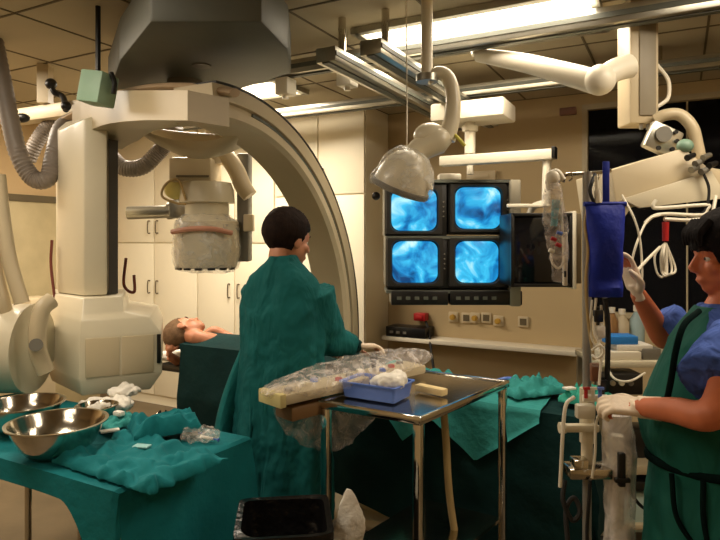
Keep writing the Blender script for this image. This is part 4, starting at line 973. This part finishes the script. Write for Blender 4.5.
for i, (x, y) in enumerate(((690, 158), (698, 164), (706, 158), (712, 166), (704, 172), (694, 170))):
    b = B(); cyl(b, Q(x-3, y, 2.50), Q(x+4, y-3, 2.52), .014, .011, 10); obj('connector', b, (blackm, greym, alu)[i % 3], r)
b = B(); tube(b, [Q(703, 172, 2.5), Q(709, 190, 2.5), Q(704, 212, 2.5), Q(686, 216, 2.5)], .006, 8); obj('cable', b, rubber, r)
# handle bars
b = B(); tube(b, [Q(656, 200, 2.5), Q(653, 206, 2.5), Q(660, 208, 2.5), Q(705, 205, 2.5), Q(707, 209, 2.5), Q(700, 215, 2.5), Q(668, 214, 2.5), Q(654, 216, 2.5), Q(645, 223, 2.5)], .008, 10); obj('handle_bar', b, whitem, r)
b = B(); tube(b, [Q(664, 219, 2.5), Q(690, 220, 2.5), Q(712, 217, 2.5)], .008, 8); cyl(b, Q(712, 217, 2.5), Q(716, 196, 2.53), .007); obj('lower_bar', b, whitem, r)
# hand switch hanging
r = thing('hand_switch', 'red-handled hand switch with bundled white cable hanging before the dark window', 'hand switch', Q(666, 279, 2.5))
b = B(); cyl(b, Q(665.5, 222, 2.5), Q(665.5, 241, 2.5), .014, .012); obj('red_grip', b, redm, r)
b = B(); cyl(b, Q(665.5, 214, 2.5), Q(665.5, 222, 2.5), .005); obj('hook', b, greym, r)
for k, (dx, w_) in enumerate(((-6, 9), (0, 5), (5, 8), (9, 10))):
    b = B(); x = 664+dx*.6; tube(b, [Q(665, 243, 2.5), Q(x-w_*.6, 255, 2.5-.01*k), Q(x-w_*.4, 272, 2.5), Q(x+2, 277-k, 2.5-.01*k), Q(x+w_*.6, 268, 2.5), Q(666, 243, 2.5)], .0045, 8); obj('cable_bundle', b, whitem, r)
b = B(); tube(b, [Q(661, 215, 2.5), Q(648, 220, 2.45), Q(638, 240, 2.4), Q(632, 262, 2.4), Q(634, 276, 2.4), Q(641, 281, 2.4), Q(642, 268, 2.4), Q(640, 240, 2.4), Q(634, 218, 2.4), Q(622, 195, 2.45)], .0045, 8)
o = obj('white_tube', b, whitem); tag(o, 'thin white tube looping beside the blue pressure bag', 'tube')
b = B(); tube(b, [Q(660, 247, 2.45), Q(645, 262, 2.4), Q(632, 277, 2.35)], .006, 8); o = obj('signal_wire', b, whitem); tag(o, 'short slanting white cord from the hand switch to the gloved hand', 'cord')

# ------------------------------------------------------------ infusion stand
SY = 2.02
sx = Q(587, 0, SY).x
st = thing('infusion_stand', 'tall steel infusion stand with crossbar holding the blue pressure bag', 'stand', (sx, SY, 0))
b = B(); cyl(b, (sx, SY, .08), (sx, SY, zpix(172, SY)), .0145, .0145, 16); obj('pole', b, mat('satin_pole', (150, 146, 138), .35, .4), st)
b = B(); cyl(b, (sx, SY, zpix(442, SY)), (sx, SY, zpix(388, SY)), .024, .024, 20); cyl(b, (sx, SY, zpix(466, SY)), (sx, SY, zpix(440, SY)), .019, .019, 20); obj('grip_sleeve', b, mat('cream_plastic', (216, 204, 176), .4), st)
b = B(); tube(b, [Q(563, 182, SY), Q(566, 175, SY), Q(575, 174, SY), Q(606, 172, SY), Q(611, 170, SY)], .006, 8); obj('crossbar', b, steel, st)
for px in (571, 598, 606):
    b = B(); tube(b, [Q(px, 172, SY), Q(px+1, 178, SY-.01), Q(px-2, 181, SY-.01)], .003, 6); obj('hook', b, steel, st)
for k in range(5):
    a = k*2*PI/5+.63; e = V((sx+.23*math.cos(a), SY+.23*math.sin(a), .07)); b = B(); tube(b, [(sx, SY, .11), e], [.018, .012], 10, 1); l = obj('leg', b, alu, st)
    b = B(); cyl(b, V((e.x-.012, e.y, .03)), V((e.x+.012, e.y, .03)), .03, .03, 18); cyl(b, V((e.x, e.y, .03)), e, .008); obj('castor', b, rubber, l)
b = B(); p = Q(585, 468, SY); box(b, p+V((0, -.02, 0)), (.14, .08, .035), 0, .006); box(b, p+V((-.03, -.03, .02)), (.05, .05, .05), 0, .005); obj('clamp_bracket', b, steel, st)
b = B(); p = Q(583, 425, SY); box(b, p+V((-.02, -.03, 0)), (.12, .03, .025), 0, .006); cyl(b, p+V((-.07, -.03, 0)), p+V((-.09, -.03, 0)), .018); obj('clamp_arm', b, MATS['cream_plastic'], st)
# pressure bag
BY = 1.95
pb = thing('pressure_bag', 'royal blue fabric pressure bag hanging from the infusion stand', 'pressure bag', Q(606, 297, BY))
b = B(); rings = []
for i in range(20):
    f = i/19; y_ = 205+92*f; xl = 585+4*min(1, f*2.2); xr = 625-2.5*min(1, f*2); th_ = .008+.03*math.sin(PI*min(1, f/.82))**.8 if f < .82 else .008+.014*math.sin(PI*(f-.82)/.18)
    p, q = Q(xl, y_, BY), Q(xr, y_, BY); c = (p+q)/2; w_ = (q.x-p.x)/2
    rings.append([c+V((w_*(abs(math.cos(a))**.7)*(1 if math.cos(a) > 0 else -1), th_*math.sin(a), 0)) for a in [2*PI*k/32 for k in range(32)]])
loft(b, rings); bg = obj('bag', b, navy, pb, disp=((.008, .03),))
b = B(); p, q = Q(584, 204, BY), Q(626, 204, BY); cyl(b, p, q, .008, .008, 10); obj('top_seam', b, navy, pb)
b = B(); p = Q(606, 183, BY); box(b, p, (.022, .006, .14), 0, .002); obj('strap', b, navy, pb)
b = B(); tube(b, [Q(595, 205, BY), Q(590, 190, BY), Q(595, 174, BY+.04)], .006, 8); obj('black_cord', b, rubber, pb)
b = B(); cyl(b, Q(598, 203, BY), Q(597, 190, BY), .012, .009, 12); cyl(b, Q(597, 190, BY), Q(596, 176, BY), .006, .006, 8); obj('white_connector', b, whitem, pb)
# thin lines around the stand
def line(pts, r_, m, label, name='infusion_line', cat='tube'):
    b = B(); tube(b, pts, r_, 8); o = obj(name, b, m); tag(o, label, cat); return o
line([Q(588, 205, 1.98), Q(585, 225, 1.96), Q(588, 250, 1.95), Q(586, 280, 1.95), Q(588, 320, 1.96), Q(594, 360, 1.96)], .005, cordm, 'thin beige tube running down beside the blue pressure bag')
line([Q(596, 298, 1.95), Q(594, 330, 1.94), Q(601, 350, 1.93), Q(599, 385, 1.92)], .0045, whitem, 'thin white tube below the blue pressure bag')
line([Q(605, 298, 1.97), Q(608, 330, 1.97), Q(607, 385, 1.97)], .009, rubber, 'black rubber tube hanging from the bottom of the pressure bag')
line([Q(574, 397, 1.95), Q(566, 405, 1.93), Q(563, 430, 1.92), Q(561, 470, 1.92), Q(560, 487, 1.92)], .006, whitem, 'white tube looping down from the clamp towards the draped table')
line([Q(601, 410, 1.95), Q(596, 425, 1.93), Q(595, 455, 1.92), Q(592, 478, 1.92)], .0045, whitem, 'short white tube beside the cream grip of the stand')
line([Q(565, 480, 1.95), Q(563, 500, 1.93), Q(572, 520, 1.92), Q(580, 512, 1.92), Q(574, 498, 1.94), Q(566, 510, 1.93), Q(568, 545, 1.9)], .008, rubber, 'black cable coiled below the bracket of the infusion stand', 'coiled_cable', 'cable')
line([Q(590, 480, 1.95), Q(589, 500, 1.95), Q(587, 530, 1.95), Q(588, 560, 1.95)], .006, rubber, 'black cable hanging straight down beside the stand pole', 'hanging_cable', 'cable')
line([Q(628, 488, 2.2), Q(640, 505, 2.2), Q(655, 512, 2.2), Q(668, 505, 2.25)], .006, rubber, 'black cable drooping below the trolley shelf behind the nurse', 'drooping_cable', 'cable')
# manifold held in the gloved hand
r = thing('transducer_manifold', 'clear and white valve manifold clamped where the gloved hand holds the stand', 'manifold', Q(597, 405, 1.93))
b = B(); cyl(b, Q(583, 398, 1.93), Q(607, 398, 1.93), .011, .011, 14); obj('manifold_body', b, whitem, r)
for k in range(3):
    b = B(); p = Q(586+7*k, 398, 1.92); cyl(b, p, p+V((0, 0, .028)), .006, .006, 10); box(b, p+V((0, -.005, .032)), (.02, .008, .008)); obj('valve', b, (redm, whitem, bluetray)[k], r)
b = B(); box(b, Q(585, 411, 1.93), (.06, .03, .045), 0, .006); obj('housing', b, whitem, r)
r = thing('flow_chamber', 'clear drip chamber with brown clip strapped to the stand pole', 'drip chamber', Q(596, 372, 1.97))
b = B(); cyl(b, Q(597, 345, 1.96), Q(597, 366, 1.96), .02, .017, 16); obj('chamber', b, clearS, r)
b = B(); box(b, Q(595, 372, 1.97), (.03, .02, .06), 0, .004); obj('brown_clip', b, mat('brown_clip', (120, 76, 48), .5), r)
b = B(); tube(b, [Q(592, 350, 1.95), Q(600, 345, 1.92), Q(604, 352, 1.92), Q(598, 358, 1.93), Q(592, 355, 1.95)], .004, 8); obj('tube_loop', b, whitem, r)
line([Q(592, 300, 1.98), Q(590, 330, 1.96), Q(596, 345, 1.95), Q(603, 330, 1.95), Q(601, 305, 1.96)], .0035, whitem, 'fine white looped line just below the pressure bag')
for i, (x, y, m, l) in enumerate(((598, 316, blackm, 'small black tube clamp high under the pressure bag'), (600, 332, gauze, 'small white connector in the middle of the lines below the pressure bag'), (603, 386, blackm, 'small black tube clamp just above the gloved hand'))):
    b = B(); box(b, Q(x, y, 1.945), (.032, .016, .04), .2, .004); cyl(b, Q(x, y+9, 1.945), Q(x, y-9, 1.945), .006, .006, 8); o = obj('tube_clamp', b, m); tag(o, l, 'clamp')
# infusion bottle bundle
IB = 2.02
r = thing('infusion_set', 'clear bagged infusion set with teal and red valves hanging from the crossbar', 'infusion set', Q(556, 292, IB))
b = B(); tube(b, [Q(563, 180, IB), Q(556, 172, IB), Q(550, 178, IB), Q(550, 190, IB)], .012, 10); ball(b, Q(553, 178, IB), (.025, .02, .028)); obj('white_cap', b, whitem, r)
b = B(); rings = []
for i in range(16):
    f = i/15; y_ = 178+105*f; w_ = .022+.025*math.sin(PI*min(1, f*1.1))*(1-.4*f)
    c = Q(552+8*f, y_, IB); rings.append([c+V((w_*math.cos(a), .6*w_*math.sin(a), 0)) for a in [2*PI*k/16 for k in range(16)]])
loft(b, rings); obj('clear_sleeve', b, clear, r, sub=1, disp=((.025, .03),))
b = B(); cyl(b, Q(556, 200, IB), Q(554, 226, IB), .013, .011, 14); obj('teal_chamber', b, mat('teal_plastic', (70, 150, 160), .3), r)
for k, (x, y, m) in enumerate(((553, 238, redm), (558, 244, redm), (551, 250, whitem), (559, 232, bluetray))):
    b = B(); cyl(b, Q(x-2, y, IB-.02), Q(x+3, y+2, IB-.02), .007, .007, 8); obj('valve', b, m, r)
b = B(); tube(b, [Q(551, 248, IB), Q(552, 262, IB), Q(558, 268, IB), Q(563, 262, IB), Q(563, 240, IB), Q(561, 205, IB)], .004, 8); obj('tubing', b, whitem, r)
b = B(); box(b, Q(565, 259, IB), (.014, .02, .18), 0, .004); hb = obj('white_holder', b, whitem, r)
b = B(); box(b, Q(565, 274, IB-.012), (.006, .004, .02)); obj('slot', b, blackm, hb)
# rack rail behind with grey side
# ------------------------------------------------------------ milky sleeved injector
jx = Q(617, 0, 2.0).x
r = thing('sleeved_injector', 'upright injector wrapped in a milky plastic sleeve below the gloved hand', 'injector', (jx, 2.0, 0))
b = B(); rings = []
for i in range(30):
    f = i/29; z = zpix(414, 2.0)*(1-f)+.06*f; w_ = .047+.012*f+.006*math.sin(f*14)
    rings.append([V((jx+.01*math.sin(f*5)+w_*math.cos(a)*(1+.08*math.sin(4*a+f*9)), 2.0+w_*.8*math.sin(a)*(1+.08*math.cos(5*a)), z)) for a in [2*PI*k/30 for k in range(30)]])
loft(b, rings); obj('plastic_sleeve', b, milky, r, disp=((.012, .05),))
b = B(); cyl(b, (jx, 2.0, .05), (jx, 2.0, 1.0), .022, .022, 14); obj('shaft', b, whitem, r)
b = B(); box(b, V((jx-.005, 1.955, zpix(470, 1.95))), (.022, .02, .11), 0, .004); box(b, V((jx-.005, 1.95, zpix(480, 1.95))), (.05, .02, .015), 0, .004); obj('dark_clamp', b, blackm, r)
b = B(); box(b, V((jx, 2.0, .03)), (.09, .09, .06), 0, .02); obj('foot', b, greym, r)

# ------------------------------------------------------------ supply trolley behind
TY = 3.2
def ty(py): return zpix(py, TY)
x0, x1 = Q(598, 0, TY).x, Q(668, 0, TY).x; xc = (x0+x1)/2; W_ = x1-x0+.25; xc = x0+W_/2
tr = thing('supply_trolley', 'beige supply trolley loaded with packets behind the nurse', 'trolley', (xc, TY+.15, 0))
for z, m, h_ in ((ty(364), cream, .035), (ty(470), cream2, .05), (ty(486), blackm, .05), (.12, cream2, .03)):
    b = B(); box(b, V((xc, TY+.17, z)), (W_, .36, h_), 0, .008); obj('shelf', b, m, tr)
for i in (0, 1):
    for j in (0, 1):
        b = B(); X, Y = x0+.02+i*(W_-.04), TY+.02+j*.3; box(b, V((X, Y, (.07+ty(364))/2)), (.03, .03, ty(364)-.07)); l = obj('upright', b, alu, tr)
        b = B(); cyl(b, V((X-.012, Y, .036)), V((X+.012, Y, .036)), .035, .035, 16); obj('castor', b, rubber, l)
b = B(); box(b, V((xc, TY+.17, ty(515))), (W_-.08, .3, .22), 0, .02); obj('lit_floor_block', b, mat('pale_blue_lit_floor', (186, 208, 200), .4), tr, label='pale blue block added on the trolley, coloured like brightly lit floor')  # made-up block: its pale colour stands in for the lit floor behind
zt_ = ty(364)+.018
def titem(name, px, w_, d, h_, m, label, cat, z0=0, dy=.1, group=None):
    b = B(); box(b, V((Q(px, 0, TY).x, TY+dy, zt_+z0+h_/2)), (w_, d, h_), .0, min(h_, w_)*.12); o = obj(name, b, m); tag(o, label, cat, group); return o
titem('white_carton', 622, .22, .18, .045, whitem, 'flat white carton at the bottom of the pile on the supply trolley', 'box')
titem('paper_packet', 638, .19, .14, .03, gauze, 'white paper packet beneath the bright blue pack on the trolley', 'packet', .047)
titem('blue_pack', 627, .16, .12, .045, mat('bright_blue_pack', (40, 130, 214), .5), 'bright blue pack on top of the pile on the supply trolley', 'pack', .078)
titem('device_box', 654, .1, .2, .06, greym, 'grey device at the end of the supply trolley behind the elbow', 'device', 0, .12)
def bottle(px, z0, h_, r_, m, label, dy=.22):
    p = V((Q(px, 0, TY+dy).x, TY+dy, zt_+z0)); r = thing('bottle', label, 'bottle', p)
    b = B(); lathe(b, [(r_*.9, 0), (r_, .005), (r_, h_*.7), (r_*.45, h_*.85), (r_*.4, h_*.9)], p, 24); obj('body', b, m, r)
    b = B(); cyl(b, p+V((0, 0, h_*.88)), p+V((0, 0, h_)), r_*.5, r_*.5, 16); obj('cap', b, whitem, r)
bottle(612, .0, .26, .035, mat('brown_bottle', (150, 110, 66), .3), 'brownish bottle standing at the rear of the supply trolley')
bottle(622, .0, .25, .038, cream2, 'beige bottle at the rear of the trolley beside the brownish one')
bottle(637, .0, .27, .04, mat('clear_blue_bottle', (150, 170, 170), .2), 'pale grey bottle at the rear of the trolley near the forearm')
# dark devices hung under the top shelf
r = thing('monitor_module', 'dark electronic module under the trolley top between stand and nurse', 'device', Q(625, 395, TY-.03))
b = B(); box(b, V((Q(622, 0, TY-.03).x, TY+.02, ty(382))), (.2, .16, .11), 0, .01); obj('casing', b, blackm, r)
for k in range(3):
    b = B(); cyl(b, V((Q(612+9*k, 0, TY-.06).x, TY-.055, ty(380))), V((Q(612+9*k, 0, TY-.06).x, TY-.075, ty(380))), .014, .014, 12); obj('knob', b, (alu, cream, greym)[k], r)
b = B(); tube(b, [Q(606, 366, 3.15), Q(615, 379, 3.1), Q(630, 381, 3.1), Q(645, 373, 3.15)], .006, 8); o = obj('white_lead', b, whitem); tag(o, 'white lead sagging in front of the dark module', 'cable')
b = B(); box(b, V((Q(640, 0, 3.3).x, TY+.17, ty(470)+.025+.081)), (.24, .14, .16), 0, .01); o = obj('pump_unit', b, blackm); tag(o, 'black pump unit standing on the beige trolley shelf', 'device')
